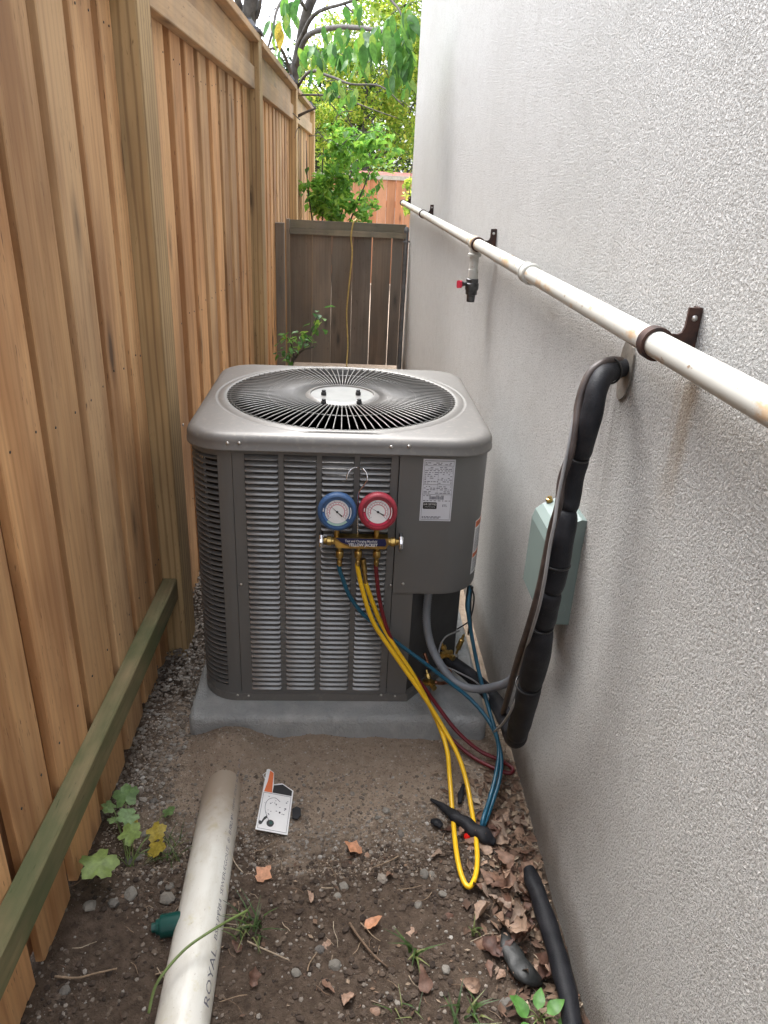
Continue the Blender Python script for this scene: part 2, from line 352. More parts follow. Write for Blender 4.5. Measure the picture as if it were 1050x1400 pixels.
def m_island(name,stops,rough=.9,bump=.001,hue=None,trans=0):
    t=NT(name); g=t.n.new('ShaderNodeNewGeometry'); c=t.ramp(g.outputs['Random Per Island'],stops)
    c=t.mix(c,t.ramp(t.noise(70,3),[(.3,.75),(.7,1.12)]),1.0,'MULTIPLY')
    t.col(c); t.rough(rough)
    if bump: t.bump(t.noise(260,3),.5,bump)
    if trans:
        m=t.m; tr=t.n.new('ShaderNodeBsdfTranslucent'); t.l.new(c,tr.inputs[0]); mx=t.n.new('ShaderNodeMixShader'); mx.inputs[0].default_value=trans
        t.l.new(t.b.outputs[0],mx.inputs[1]); t.l.new(tr.outputs[0],mx.inputs[2]); t.l.new(mx.outputs[0],t.n['Material Output'].inputs[0])
    return t.m
def m_objrand(name,stops,rough=.7,trans=0,vein=True,vs=90):
    t=NT(name); c=t.ramp(t.rnd(),stops); c=t.mix(c,t.ramp(t.noise(vs,4,t.vec(rand=7)),[(.3,.62),(.7,1.15)]),1.0,'MULTIPLY'); t.col(c); t.rough(rough); t.bump(t.noise(vs*2,3,t.vec(rand=7)),.5,.001)
    if trans:
        tr=t.n.new('ShaderNodeBsdfTranslucent'); t.l.new(c,tr.inputs[0]); mx=t.n.new('ShaderNodeMixShader'); mx.inputs[0].default_value=trans
        t.l.new(t.b.outputs[0],mx.inputs[1]); t.l.new(tr.outputs[0],mx.inputs[2]); t.l.new(mx.outputs[0],t.n['Material Output'].inputs[0])
    return t.m
M_gravel=m_island('gravel',[(0,(.11,.085,.065)),(.35,(.16,.13,.105)),(.7,(.22,.19,.16)),(.96,(.28,.26,.23)),(1,(.40,.38,.35))])
M_sandg=m_island('sand_grain',[(0,(.20,.145,.105)),(.5,(.32,.25,.185)),(.85,(.42,.35,.28)),(1,(.55,.5,.44))])
M_clod=m_island('soil_clod',[(0,(.03,.02,.014)),(.6,(.075,.052,.038)),(1,(.12,.09,.065))])
M_litter=m_island('leaf_litter',[(0,(.08,.045,.03)),(.4,(.15,.09,.06)),(.75,(.22,.15,.10)),(1,(.42,.34,.25))],bump=0)
M_stone=m_objrand('stone',[(0,(.12,.11,.10)),(.5,(.19,.175,.15)),(.85,(.26,.24,.21)),(1,(.30,.22,.16))],.9)
M_dead=m_objrand('dead_leaf',[(0,(.08,.035,.025)),(.3,(.17,.09,.06)),(.55,(.28,.165,.11)),(.8,(.40,.27,.19)),(1,(.22,.16,.12))],.6,trans=.15)
M_orangeleaf=m_objrand('orange_leaf',[(0,(.55,.26,.14)),(1,(.60,.30,.17))],.6,trans=.15)
M_twig=m_objrand('twig',[(0,(.13,.08,.05)),(.6,(.28,.20,.13)),(1,(.40,.33,.24))],.8)
M_leafbig=m_objrand('green_leaf',[(0,(.05,.15,.035)),(.4,(.10,.26,.05)),(.8,(.18,.38,.06)),(1,(.34,.48,.08))],.42,trans=.42,vs=40)
M_leafyel=m_objrand('yellow_leaf',[(0,(.55,.42,.06)),(1,(.5,.40,.08))],.45,trans=.4)
M_ivy=m_objrand('weed_leaf',[(0,(.16,.27,.09)),(.5,(.22,.35,.14)),(1,(.28,.38,.10))],.5,trans=.3,vs=60)
M_yg=m_island('yellow_green_foliage',[(0,(.13,.26,.03)),(.35,(.28,.44,.05)),(.75,(.52,.60,.08)),(1,(.72,.68,.14))],.5,0,trans=.45)
M_mg=m_island('mid_green_foliage',[(0,(.08,.20,.03)),(.5,(.16,.38,.05)),(1,(.34,.54,.08))],.45,0,trans=.45)
M_dg=m_island('dark_green_foliage',[(0,(.015,.035,.014)),(.6,(.035,.07,.025)),(1,(.07,.11,.04))],.55,0,trans=.2)
M_grass=m_island('grass_blade',[(0,(.035,.065,.02)),(.6,(.07,.13,.03)),(1,(.22,.24,.09))],.5,0,trans=.3)
M_bark=simple('grey_bark',(.115,.10,.09),.85,var=.3,vs=15,bump=.006)
M_greenstem=simple('green_stem',(.17,.24,.07),.5,var=.2)
M_rope=simple('yellow_cord',(.62,.44,.14),.6,var=.15,vs=40)
M_greenpl=simple('dark_green_plastic',(.004,.065,.055),.32,var=.1)
M_lamp=simple('grey_plastic_cap',(.07,.07,.08),.7); M_lampb=simple('solar_panel_black',(.015,.016,.025),.2)
M_galv=simple('galvanised_post',(.24,.25,.26),.45,metal=.4,var=.2,vs=15)
M_capw=simple('pale_cap_wood',(.58,.52,.43),.7,var=.15)
M_roofr=simple('red_roof',(.36,.13,.10),.8,var=.2,vs=8,bump=.01); M_wallh=simple('pale_siding',(.6,.58,.55),.7)
M_redh=simple('red_handle_plastic',(.62,.03,.07),.35)
M_cu=simple('copper',(.55,.25,.15),.35,metal=.9,var=.3,vs=60)

# ================================================================== SETTING
def gh(x,y):
    z=.015*noise.noise(Vector((x*3.1,y*3.1,0)))+.011*noise.noise(Vector((x*9,y*9,2)))+.004*noise.noise(Vector((x*27,y*27,5)))+.002*noise.noise(Vector((x*80,y*80,9)))
    # sand banked against the pad, and where the white pipe is buried
    z+=.045*math.exp(-((y-1.84)/.09)**2)*math.exp(-((x+.33)/.10)**2)
    z+=.016*math.exp(-((y-1.86)/.16)**2)*math.exp(-((x+.05)/.4)**2)
    z+=.088*math.exp(-((y-1.735)/.072)**2)*math.exp(-((x+.34)/.115)**2)
    z+=.030*max(0,min(1,(-x-.46)/.12))*max(0,min(1,(y-1.7)/.3))
    z-=.012*max(0,1-abs(y-1.15)/.5)*max(0,1-abs(x-.02)/.3)
    return z-.006
def ground():
    vs=[];fs=[]; xs=[-.95+i*.0105 for i in range(148)]; ys=[.55+j*.0105 for j in range(140)]
    xs=[x for x in xs if x<=.60]; nx=len(xs)
    for y in ys:
        for x in xs: vs.append((x,y,gh(x,y)))
    for j in range(len(ys)-1):
        for i in range(nx-1): a=j*nx+i; fs.append((a,a+1,a+nx+1,a+nx))
    m=MB(); m.add(vs,fs)
    # coarser soil beyond and behind, stitched by reaching under the fine patch
    def grid(x0,x1,y0,y1,s,dz):
        nx=int((x1-x0)/s)+1; ny=int((y1-y0)/s)+1
        m.add([(x0+i*s,y0+j*s,gh(x0+i*s,y0+j*s)+dz) for j in range(ny) for i in range(nx)],[(j*nx+i,j*nx+i+1,(j+1)*nx+i+1,(j+1)*nx+i) for j in range(ny-1) for i in range(nx-1)])
    grid(-2.4,1.2,-2.6,13.6,.15,-.03)
    o=m.build('ground',M_soil,smooth='all',kind='structure')
ground()
t=NT('lawn_soil'); n=t.noise(3,5); t.col(t.mix((.05,.075,.025),(.09,.075,.045),n)); t.rough(.95); M_lawn=t.m
MB().add([(-80,-80,-.09),(80,-80,-.09),(80,90,-.09),(-80,90,-.09)],[(0,1,2,3)]).build('far_ground',M_lawn,kind='structure')

# ---- house with stucco wall
WX=.567
hs_=thing('house',(WX,2.2,0),'pale grey rough stucco house wall running along the right side','house')
m=MB(); m.box(WX,8,-9,7.035,-.2,3.7); m.build('wall',M_stucco,hs_)  # wall runs on unseen behind the camera, lengthened to block sky light
pts=[]
c0=P(857,503,x=WX-.001)
for k in range(22):
    a=2*math.pi*k/22; rr=1+.22*noise.noise(Vector((math.cos(a)*1.3,math.sin(a)*1.3,3)))
    pts.append((math.cos(a)*.036*rr,math.sin(a)*.062*rr))
m=MB(); m.prismaxis(pts,c0,(0,1,0),(0,0,1),(-.004,0,0)); m.build('mortar_patch',M_putty,hs_,label='smeared grey mortar patch round the hole for the pipes')

# ---- tall new fence
def FX(y,o=0): return -.67+.022*y+o
fence=thing('fence',(FX(3),3,0),'tall new orange-brown board fence with solar caps along the left side','fence')
def vboard(y0,y1,o0,o1,z0,z1,mat,name='board',ch=.0025,par=fence,lean=0):
    yc=(y0+y1)/2; org=(FX(yc,o1),yc,z0)
    def q(y,o): return (FX(y,o),y)
    poly=[q(y0,o0),q(y0,o1-ch),q(y0+ch,o1),q(y1-ch,o1),q(y1,o1-ch),q(y1,o0)]
    m=MB(); m.prism([(a-org[0],b-org[1]) for a,b in poly],0,z1-z0)
    if lean:
        m.v=[(a+lean*c,b,c) for a,b,c in m.v]
    o=bpy.data.objects.new(name,m.mesh(name,mat)); place(o,par,org); return o
posts=[-7.46,-5.02,-2.58,-.14,2.30,4.74,7.18,9.62]  # bays behind the camera are unseen, added to block sky light
near=[(1.33,1.52),(1.56,1.744),(1.79,1.942),(1.985,2.137),(2.193,2.297)]
y=1.30
while y>.20: near.insert(0,(y-.175,y-.01)); y-=.215
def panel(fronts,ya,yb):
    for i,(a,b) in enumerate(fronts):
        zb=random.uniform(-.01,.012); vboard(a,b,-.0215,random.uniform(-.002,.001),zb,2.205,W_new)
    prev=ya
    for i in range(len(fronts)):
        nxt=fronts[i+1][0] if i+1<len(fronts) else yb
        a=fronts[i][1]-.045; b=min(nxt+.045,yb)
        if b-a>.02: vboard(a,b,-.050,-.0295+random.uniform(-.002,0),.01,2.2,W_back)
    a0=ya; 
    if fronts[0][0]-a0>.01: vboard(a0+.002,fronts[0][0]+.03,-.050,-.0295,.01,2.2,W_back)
panel(near,.002,2.298)
f2=[(2.60,2.849)]; y=2.928
while y<4.7: f2.append((y,min(y+.155,4.735))); y+=.232
panel(f2,2.44,4.738)
for i in (0,1,2,5,6):
    y=posts[i]+.16; ff=[]
    while y<posts[i+1]-.03: ff.append((y,min(y+.145,posts[i+1]-.004))); y+=.215
    panel(ff,posts[i]+.14,posts[i+1]-.002)
for i,yp in enumerate(posts):
    pw=.14
    vboard(yp,yp+pw,-.08,.066,-.15,2.335,W_post,'post',ch=.005)
    if i<len(posts)-1:
        a=yp+pw+.001; b=posts[i+1]-.001
        def ybeam(name,o0,o1,z0,z1,mat,a=a,b=b):
            org=(FX(a,o0),a,z0); m=MB(); ch=.003
            sec=[(o0,z0),(o1-ch,z0),(o1,z0+ch),(o1,z1-ch),(o1-ch,z1),(o0,z1)]
            vs=[(FX(yy,o)-org[0],yy-org[1],z-org[2]) for yy in (a,b) for o,z in sec]; n=6
            m.add(vs,[(k,(k+1)%n,(k+1)%n+n,k+n) for k in range(n)]+[tuple(range(n-1,-1,-1)),tuple(range(n,2*n))])
            o=bpy.data.objects.new(name,m.mesh(name,mat)); place(o,fence,org); return o
        ybeam('rail',.002,.041,2.065,2.175,W_rail)
        ybeam('fascia_board',.003,.019,2.177,2.288,W_rail)
        ybeam('cap_board',-.07,.072,2.29,2.326,W_rail)
    if i>4:
        xc=FX(yp+.07,-.007); yc=yp+.07; m=MB()
        for s,za,zb in ((.085,2.337,2.352),(.070,2.352,2.362)): m.box(xc-s,xc+s,yc-s,yc+s,za,zb)
        q=.060; m.add([(xc-q,yc-q,2.362),(xc+q,yc-q,2.362),(xc+q,yc+q,2.362),(xc-q,yc+q,2.362),(xc-.035,yc-.035,2.40),(xc+.035,yc-.035,2.40),(xc+.035,yc+.035,2.40),(xc-.035,yc+.035,2.40)],[(0,1,5,4),(1,2,6,5),(2,3,7,6),(3,0,4,7),(4,5,6,7)])
        lamp=m.build('post_cap',M_lamp,fence); m=MB(); m.box(xc-.03,xc+.03,yc-.03,yc+.03,2.4015,2.408); m.build('solar_panel',M_lampb,lamp)
# nail heads, two to a board on each backing rail
m=MB(); rn_=random.Random(4)
for a,b in near+f2:
    for zz in (.42,1.12,1.98):
        for yy in (a+.035,b-.03):
            c=Vector((FX(yy,.0012),yy+rn_.uniform(-.006,.006),zz+rn_.uniform(-.015,.015))); m.lathe([(.0032,-.001),(.0030,.0006),(0,.0010)],c,(1,0,0),6)
m.build('nail',simple('dull_nail',(.10,.09,.08),.5,metal=.6),fence,kind='stuff')
# green timber along the fence foot (a square treated timber nailed to the boards)
sec=[(.002,.236),(.044,.236),(.048,.240),(.048,.316),(.044,.320),(.002,.320)]
m=MB(); ns=24; n=6; vs=[]
for k in range(ns+1):
    yy=.2+(2.297-.2)*k/ns; zz=.004*math.sin(yy*3.1)
    vs+=[(FX(yy,o),yy,z+zz) for o,z in sec]
m.add(vs,[(k*n+j,k*n+(j+1)%n,(k+1)*n+(j+1)%n,(k+1)*n+j) for k in range(ns) for j in range(n)]+[tuple(range(n-1,-1,-1)),tuple(ns*n+j for j in range(n))])
m.build('bottom_rail',W_green,fence,label='green algae-stained square bottom rail')

# ---- weathered gate across the end of the alley
GY=6.92
gate=thing('gate',(0,GY,0),'weathered dark grey wooden gate closing the far end of the alley','gate')
edges=[P(x,390,y=GY).x for x in (397,426.7,453,481,506.7,533,548)]
for i in range(6):
    a,b=edges[i],edges[i+1]; ga={4:.0032,5:.0032}.get(i,.0006); gb={3:.0032,4:.0032}.get(i,.0006); a+=ga; b-=gb; g=0
    org=((a+b)/2,GY,.03); m=MB(); h=1.255-.03+random.uniform(-.004,.004); wd=(b-a)/2-g
    m.prism([(-wd,0),(-wd+.002,-.018),(wd-.002,-.018),(wd,0)],0,h); m.v=[(x+.0*z,y,z) for x,y,z in m.v]
    o=bpy.data.objects.new('board',m.mesh('board',W_old)); place(o,gate,org)
m=MB(); m.box(edges[0]-.075,edges[0]-.004,GY-.05,GY+.02,-.1,1.285); m.build('post',W_old,gate)
m=MB(); m.box(edges[0]+.0,edges[-1]+.02,GY-.056,GY-.0185,1.165,1.21); m.build('rail',W_oldr,gate)
m=MB(); m.box(edges[0]+.0,edges[-1]+.02,GY-.03,GY-.0185,1.212,1.28); m.build('top_board',W_oldr,gate)
m=MB(); m.box(edges[-1]+.001,edges[-1]+.036,GY-.018,GY+.01,.0,1.2); m.build('stile',W_old,gate)
gp=thing('metal_post',(.53,GY-.03,0),'slim grey metal post at the right edge of the weathered gate','post')
m=MB(); m.lathe([(.020,0),(.020,1.22),(.024,1.221),(.024,1.245),(.012,1.262),(.0,1.264)],(.533,GY-.035,0),(0,0,1),14); m.build('pole',M_galv,gp,smooth=True)
m=MB(); m.box(.503,.565,GY-.06,GY-.05,1.135,1.15); m.build('hinge_strap',M_galv,gp)
m=MB(); m.box(-.535,-.470,5.98,6.05,-.1,1.30); m.build('wooden_post',W_old,label='short dark weathered post between the new fence and the gate',cat='post')
# yellow cord over the gate
cp=[(474,520,6.5),(474,498,6.55),(475.5,470,6.7),(474,427,6.8),(477.5,387,6.82),(481.5,347,6.84),(480,328,6.845),(481,315,6.85),(483.5,303,6.86)]
pts=[P(a,b,y=c) for a,b,c in cp]; top=pts[-1]; pts+=[Vector((top.x+.01,GY-.01,1.292)),Vector((top.x+.03,GY+.05,1.27)),Vector((top.x+.03,GY+.06,.9)),Vector((top.x+.05,GY+.08,.1))]
pts=[Vector((pts[0].x+.02,5.9,.0)),Vector((pts[0].x,6.2,.0))]+pts
m=MB(); m.tube(spline(pts,5),.0065,8); m.build('cord',M_rope,smooth='all',label='thin yellow cord hanging over the top of the weathered gate',cat='cord')

# ---- beyond the gate : orange fence, red roof
FY=13.0
ff=thing('fence',(1,FY,0),'orange cedar fence with pale cap beyond the gate','fence')
zt=P(530,243,y=FY).z
x=-1.6; me=None; 
while x<4.5:
    m=MB(); m.prism([(-.07,0),(-.068,-.02),(.068,-.02),(.07,0)],0,zt-.03)
    if me is None: me=m.mesh('board',W_far)
    o=bpy.data.objects.new('board',me); place(o,ff,(x,FY+(.012 if int(round(x/.145))%2 else 0),0)); x+=.145
m=MB(); m.box(-1.7,4.6,FY-.055,FY+.06,zt-.03,zt+.035); m.build('cap_board',M_capw,ff)
m=MB(); m.box(-1.7,4.6,FY+.021,FY+.055,.3,.4); m.box(-1.7,4.6,FY+.021,FY+.055,1.2,1.3); m.build('rail',W_far,ff)
rh=thing('garden_shed',(1.2,15,0),'garden shed with dusty red roof just above the orange fence','shed')
za=P(530,231,y=15).z-.05; zb=P(530,246,y=14.2).z
m=MB(); m.box(.3,2.2,14.3,15.7,0,zb+.02); m.build('wall',M_wallh,rh)
m=MB(); m.prismaxis([(14.15,zb-.05),(15.0,za),(15.85,zb-.05)],(.2,0,0),(0,1,0),(0,0,1),(2.1,0,0)); m.build('roof',M_roofr,rh)

# ================================================================== PAD AND CONDENSER
def rrect(x0,x1,y0,y1,r,n=8):
    out=[]
    for cx,cy,a0 in ((x1-r,y0+r,-90),(x1-r,y1-r,0),(x0+r,y1-r,90),(x0+r,y0+r,180)):
        for k in range(n+1):
            a=R(a0+90*k/n); out.append((cx+r*math.cos(a),cy+r*math.sin(a)))
    return out
m=MB(); lv=[(-.03,.0,.03),(.066,.0,.03),(.078,.003,.03),(.086,.010,.03),(.0895,.020,.03)]; n=0; vs=[]
for z,ins,r in lv:
    pl=rrect(-.462+ins,.492-ins,1.842+ins,2.80-ins,r,5); n=len(pl); vs+=[(a,b,z) for a,b in pl]
m.add(vs,[(k*n+j,k*n+(j+1)%n,(k+1)*n+(j+1)%n,(k+1)*n+j) for k in range(len(lv)-1) for j in range(n)]+[tuple((len(lv)-1)*n+j for j in range(n))])
m.build('equipment_pad',M_pad,smooth=True,label='grey textured plastic pad lying under the air conditioner',cat='pad')

CX,CY=0.0,2.318; BX,BY0,BY1=.430,1.925,2.71; BR=.115
unit=thing('air_conditioner',(CX,CY,.09),'large grey louvered air conditioner condenser with round fan grille on top','air conditioner')
ZB=.118; ZT=.955; XL,XR=-.302,.163
cham=[(.232,BY0+.004),(BX-.004,BY0+.215)]
def foot(ins=0,n=10,r=BR):
    """body outline with a bevelled service corner at the front right"""
    p=[]
    x0,x1,y0,y1=-BX+ins,BX-ins,BY0+ins,BY1-ins; r=max(r-ins,.01)
    p+=[(cham[0][0]-ins*.4,y0),(x1,cham[1][1]+ins*.4)]
    for cx,cy,a0 in ((x1-r,y1-r,0),(x0+r,y1-r,90),(x0+r,y0+r,180)):
        for k in range(n+1):
            a=R(a0+90*k/n); p.append((cx+r*math.cos(a),cy+r*math.sin(a)))
    return p
m=MB(); m.prism(foot(-.002),.0905,ZB); m.build('base_pan',M_steel,unit,label='pale steel base pan edge')
m=MB(); m.prism(foot(.030),ZB+.001,.93,cap=False); fl=foot(.034); m.prism(fl,ZB+.003,ZB+.01); m.build('coil',M_dark,unit,label='black finned coil behind the louvers')
# front louver panel
cols=[(-.268,-.174),(-.159,-.067),(-.053,.0385),(.0535,.142)]
z0,z1=.134,.938
m=MB(); y0,y1=BY0,BY0+.006; xs=[XL+.0015]+[q for c in cols for q in c]+[XR]
for i in range(0,len(xs),2): m.box(xs[i],xs[i+1],y0,y1,z0,z1)
m.box(XL+.0015,XR,y0,y1,ZB-.001,z0); m.box(XL+.0015,XR,y0,y1,z1,ZT)
m.box(XR-.002,XR,y1,y1+.02,ZB,ZT); m.box(XL+.0015,XL+.0035,y1,y1+.012,ZB,ZT)
fp=m.build('front_panel',M_panel,unit)
NL=45; pit=(z1-z0)/NL
lm=[]
for a,b in cols:
    m=MB(); hw=(b-a)/2; prof=[(.0105,.0125),(.006,.0115),(-.0035,.0050),(-.0062,.0018),(-.0060,.0006),(-.0040,.0010),(-.0020,.0042),(.0065,.0100),(.0105,.0112)]
    k=len(prof); vs=[]
    for x,s in ((-hw+.0008,.55),(-hw+.005,1),(hw-.005,1),(hw-.0008,.55)): vs+=[(x,(q[0]*s if q[0]<0 else q[0]),q[1]*(1 if s==1 else .92)+(0 if s==1 else .001)) for q in prof]
    m.add(vs,[(i*k+j,i*k+(j+1)%k,(i+1)*k+(j+1)%k,(i+1)*k+j) for i in range(3) for j in range(k)]+[tuple(range(k-1,-1,-1)),tuple(3*k+j for j in range(k))])
    lm.append(m.mesh('louver',M_louv,smooth=True))
for ci,(a,b) in enumerate(cols):
    for r_ in range(NL):
        o=bpy.data.objects.new('louver',lm[ci]); place(o,unit,((a+b)/2,BY0+.0005,z0+pit*r_+.0015))
# left corner louvers
def corner_path(ins,x_end,y_end,n=14):
    r=BR-ins; cx,cy=-BX+BR,BY0+BR
    p=[(x_end,BY0+ins)] if x_end>cx else []
    a_s=270 if x_end>cx else math.degrees(math.acos(max(-1,(x_end-cx)/r)))*-1+360
    for k in range(n+1):
        a=R(a_s-(a_s-180)*k/n); p.append((cx+r*math.cos(a),cy+r*math.sin(a)))
    p.append((-BX+ins,y_end)); return p
m=MB()
def strip(path_o,path_i,z0_,z1_):
    n=len(path_o); vs=[(a,b,z) for z in (z0_,z1_) for a,b in path_o+path_i]; N=2*n; fs=[]
    for i in range(n-1):
        fs+=[(i,i+1,N+i+1,N+i),(n+i+1,n+i,N+n+i,N+n+i+1),(N+i,N+i+1,N+n+i+1,N+n+i),(i+1,i,n+i,n+i+1)]
    fs+=[(0,N,N+n,n),(n-1,2*n-1,N+2*n-1,N+n-1)]
    m.add(vs,fs)
po,pi_=corner_path(0,XL,2.30),corner_path(.004,XL,2.30)
strip(po,pi_,ZB-.001,.146); strip(po,pi_,.930,ZT)

_q=[(XL,BY0)]+[(-BX+BR+BR*math.cos(R(270-k*2.3)),BY0+BR+BR*math.sin(R(270-k*2.3))) for k in range(7)]
_w=[(XL,BY0+.004)]+[(-BX+BR+(BR-.004)*math.cos(R(270-k*2.3)),BY0+BR+(BR-.004)*math.sin(R(270-k*2.3))) for k in range(7)]
strip(_q,_w,.146,.930); m.box(-BX,-BX+.004,2.26,2.30,.146,.930); m.box(XL-.003,XL,BY0+.005,BY0+.02,ZB,ZT)
m.build('corner_panel',M_panel,unit,smooth=True)
NC=44; pc=(.930-.146)/NC
m=MB(); po=corner_path(.001,-.343,2.262); n=len(po); prof=[(.009,.0095),(.004,.009),(-.0015,.006),(-.0022,.0042),(-.0005,.0038),(.006,.0070)]
vs=[]
for i,(a,b) in enumerate(po):
    q0=po[max(i-1,0)];q1=po[min(i+1,n-1)]; d=Vector((q1[0]-q0[0],q1[1]-q0[1],0)).normalized(); nx=Vector((d.y,-d.x,0))
    if nx.dot(Vector((CX-a,CY-b,0)))<0: nx=-nx
    for o_,z in prof: vs.append((a+nx.x*o_,b+nx.y*o_,z))
k=len(prof); m.add(vs,[(i*k+j,i*k+(j+1)%k,(i+1)*k+(j+1)%k,(i+1)*k+j) for i in range(n-1) for j in range(k)])
clm=m.mesh('corner_louver',M_louv if False else M_panel,smooth=True)
for r_ in range(NC):
    o=bpy.data.objects.new('corner_louver',clm); place(o,unit,(0,0,.146+pc*r_+.003))
# vertical stiffener seen dimly behind the corner slots
m=MB(); m.tube([(-.385,1.968,.13),(-.385,1.968,.93)],.004,6); m.build('stiffener',M_louv,unit)
# plain sides further round (rear and right side beyond the cover)
m=MB(); m.box(-BX+.0,-BX+.005,2.302,2.60,ZB,ZT); m.box(-.32,.32,BY1-.005,BY1,ZB,ZT); m.box(BX-.005,BX,BY0+.36,2.60,ZB,ZT); m.build('side_panel',M_panel,unit)
# access cover with rounded corner
ZA=.502; ax0=XR+.0025; ayf=BY0-.006; R2=.13
def cover(ins,nn=16):
    p=[(ax0+ (ins if ins else 0),ayf+ins)]
    cx,cy=BX+.004-R2,ayf+R2
    for k in range(nn+1):
        a=R(-90+90*k/nn); p.append((cx+(R2-ins)*math.cos(a),cy+(R2-ins)*math.sin(a)))
    p.append((BX+.004-ins,BY0+.36)); return p
m=MB(); a_=cover(0); b_=cover(.004); a_b=cover(.003)
n=len(a_)
def shell(path_o,path_i,z0_,z1_): strip(path_o,path_i,z0_,z1_)
strip(a_,b_,ZA+.006,ZT); 
# rolled bottom lip turning inward
bo=cover(.002); bi=cover(.016); strip(bo,bi,ZA,ZA+.006)
m.box(ax0,ax0+.004,ayf+.004,ayf+.03,ZA,ZT)
ap=m.build('access_cover',M_panel,unit,smooth=True)
# lower service corner panels
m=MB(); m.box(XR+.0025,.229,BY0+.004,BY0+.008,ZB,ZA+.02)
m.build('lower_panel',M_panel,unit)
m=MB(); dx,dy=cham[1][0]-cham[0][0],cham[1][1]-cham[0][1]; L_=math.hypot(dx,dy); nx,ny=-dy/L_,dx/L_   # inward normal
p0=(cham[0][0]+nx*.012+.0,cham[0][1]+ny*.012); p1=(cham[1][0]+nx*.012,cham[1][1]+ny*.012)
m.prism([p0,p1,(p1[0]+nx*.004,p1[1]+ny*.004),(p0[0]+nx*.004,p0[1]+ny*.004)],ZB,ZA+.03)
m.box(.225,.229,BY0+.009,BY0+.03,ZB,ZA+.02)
m.build('valve_panel',simple('shaded_plate',(.06,.06,.06),.5),unit)  # shade under the access cover is put into this darker colour
# top cover
def lid():
    m=MB(); N=144; hx,hy=.440,.417; rc=.12; cxx,cyy=CX,CY
    def sq(a,ins):
        hx_,hy_,r=hx-ins,hy-ins,max(rc-ins,.02)
        c,s=math.cos(a),math.sin(a); lo,hi=0,1.2
        for _ in range(26):
            mid=(lo+hi)/2; x,y=abs(c*mid),abs(s*mid); dx=max(x-(hx_-r),0); dy=max(y-(hy_-r),0)
            ins_=(x<=hx_-r and y<=hy_) or (y<=hy_-r and x<=hx_) or (math.hypot(dx,dy)<=r)
            if ins_: lo=mid
            else: hi=mid
        return lo
    angs=[2*math.pi*k/N for k in range(N)]
    rings=[]
    for ins,z in ((.006,.952),(.000,.953),(.0,.958),(.002,.960),(.002,.978),(.005,.987),(.011,.994),(.020,.9985),(.032,1.0005)):
        rings.append([(cxx+math.cos(a)*sq(a,ins),cyy+math.sin(a)*sq(a,ins),z) for a in angs])
    for r,z in ((.402,1.003),(.398,1.0035),(.394,1.001),(.390,1.0035),(.376,1.006),(.368,1.006),(.362,1.002),(.360,.985),(.355,.955)):
        rings.append([(cxx+math.cos(a)*min(r,sq(a,.032)-.004),cyy+math.sin(a)*min(r,sq(a,.032)-.004)*(1 if r<.37 else 1),z) for a in angs])
    for rg in rings: m.v+=rg
    K=len(rings); m.f=[(i*N+j,i*N+(j+1)%N,(i+1)*N+(j+1)%N,(i+1)*N+j) for i in range(K-1) for j in range(N)]; m.m=[0]*len(m.f)
    return m.build('top_cover',M_steel,unit,smooth='all')
top=lid()
m=MB(); m.lathe([(.352,.95),(.352,.80),(.33,.72),(.33,.716),(.349,.796),(.349,.95)],(CX,CY,0),(0,0,1),64); m.build('shroud',M_dark,unit,smooth=True)
# guard : inner ring + hub plate with radial wires
FG=MB(); FG.lathe([(.118,1.004),(.118,1.010),(.112,1.015),(.102,1.0165),(.100,1.012),(.0,1.0125),(.0,1.009),(.112,1.004)],(CX,CY-.025,0),(0,0,1),56)
guard=FG.build('fan_guard',M_wire,unit,smooth=True)
NW=96; wp=[(.108,1.008),(.16,1.0135),(.25,1.0125),(.32,1.009),(.366,1.004)]
m=MB(); m.tube([(r,0,z) for r,z in wp],.0019,5); wm=m.mesh('guard_wire',M_wire,smooth='all')
for k in range(NW):
    a=2*math.pi*k/NW; o=bpy.data.objects.new('guard_wire',wm); place(o,guard,(CX,CY-.0,0)); o.rotation_euler=(0,0,a)
m=MB()
for r_,z_ in ((.238,1.0105),(.355,1.0045)):
    m.tube([(CX+r_*math.cos(2*math.pi*k/72),CY+r_*math.sin(2*math.pi*k/72),z_-.003) for k in range(73)],.0017,5)
m.build('guard_ring',M_wire,guard,smooth='all')
for px,py in ((442.6,539.5),(489.6,539.5),(442.6,552),(491,552)):
    c=P(px,py,z=1.013); m=MB(); m.lathe([(.0085,-.001),(.0085,.007),(.0065,.009),(.0065,.014),(.005,.0155),(0,.0155)],c,(0,0,1),12); m.build('rubber_bolt',M_blk,guard,smooth=True)
m=MB(); m.lathe([(.075,.70),(.075,.90),(.06,.92),(0,.925)],(CX,CY,0),(0,0,1),32); m.build('motor',M_dark,unit,smooth=True)
for k in range(4):
    m=MB(); a0=math.pi/2*k+.5; vs=[]
    for i in range(9):
        r=.06+.28*i/8
        for j in range(5):
            t_=j/4; an=a0+(t_-.5)*(1.05-.15*i/8); vs.append((CX+r*math.cos(an),CY+r*math.sin(an),.93-.10*t_+.01*i/8))
    m.add(vs,[(i*5+j,i*5+j+1,(i+1)*5+j+1,(i+1)*5+j) for i in range(8) for j in range(4)]); m.build('fan_blade',M_fan,unit,smooth='all')
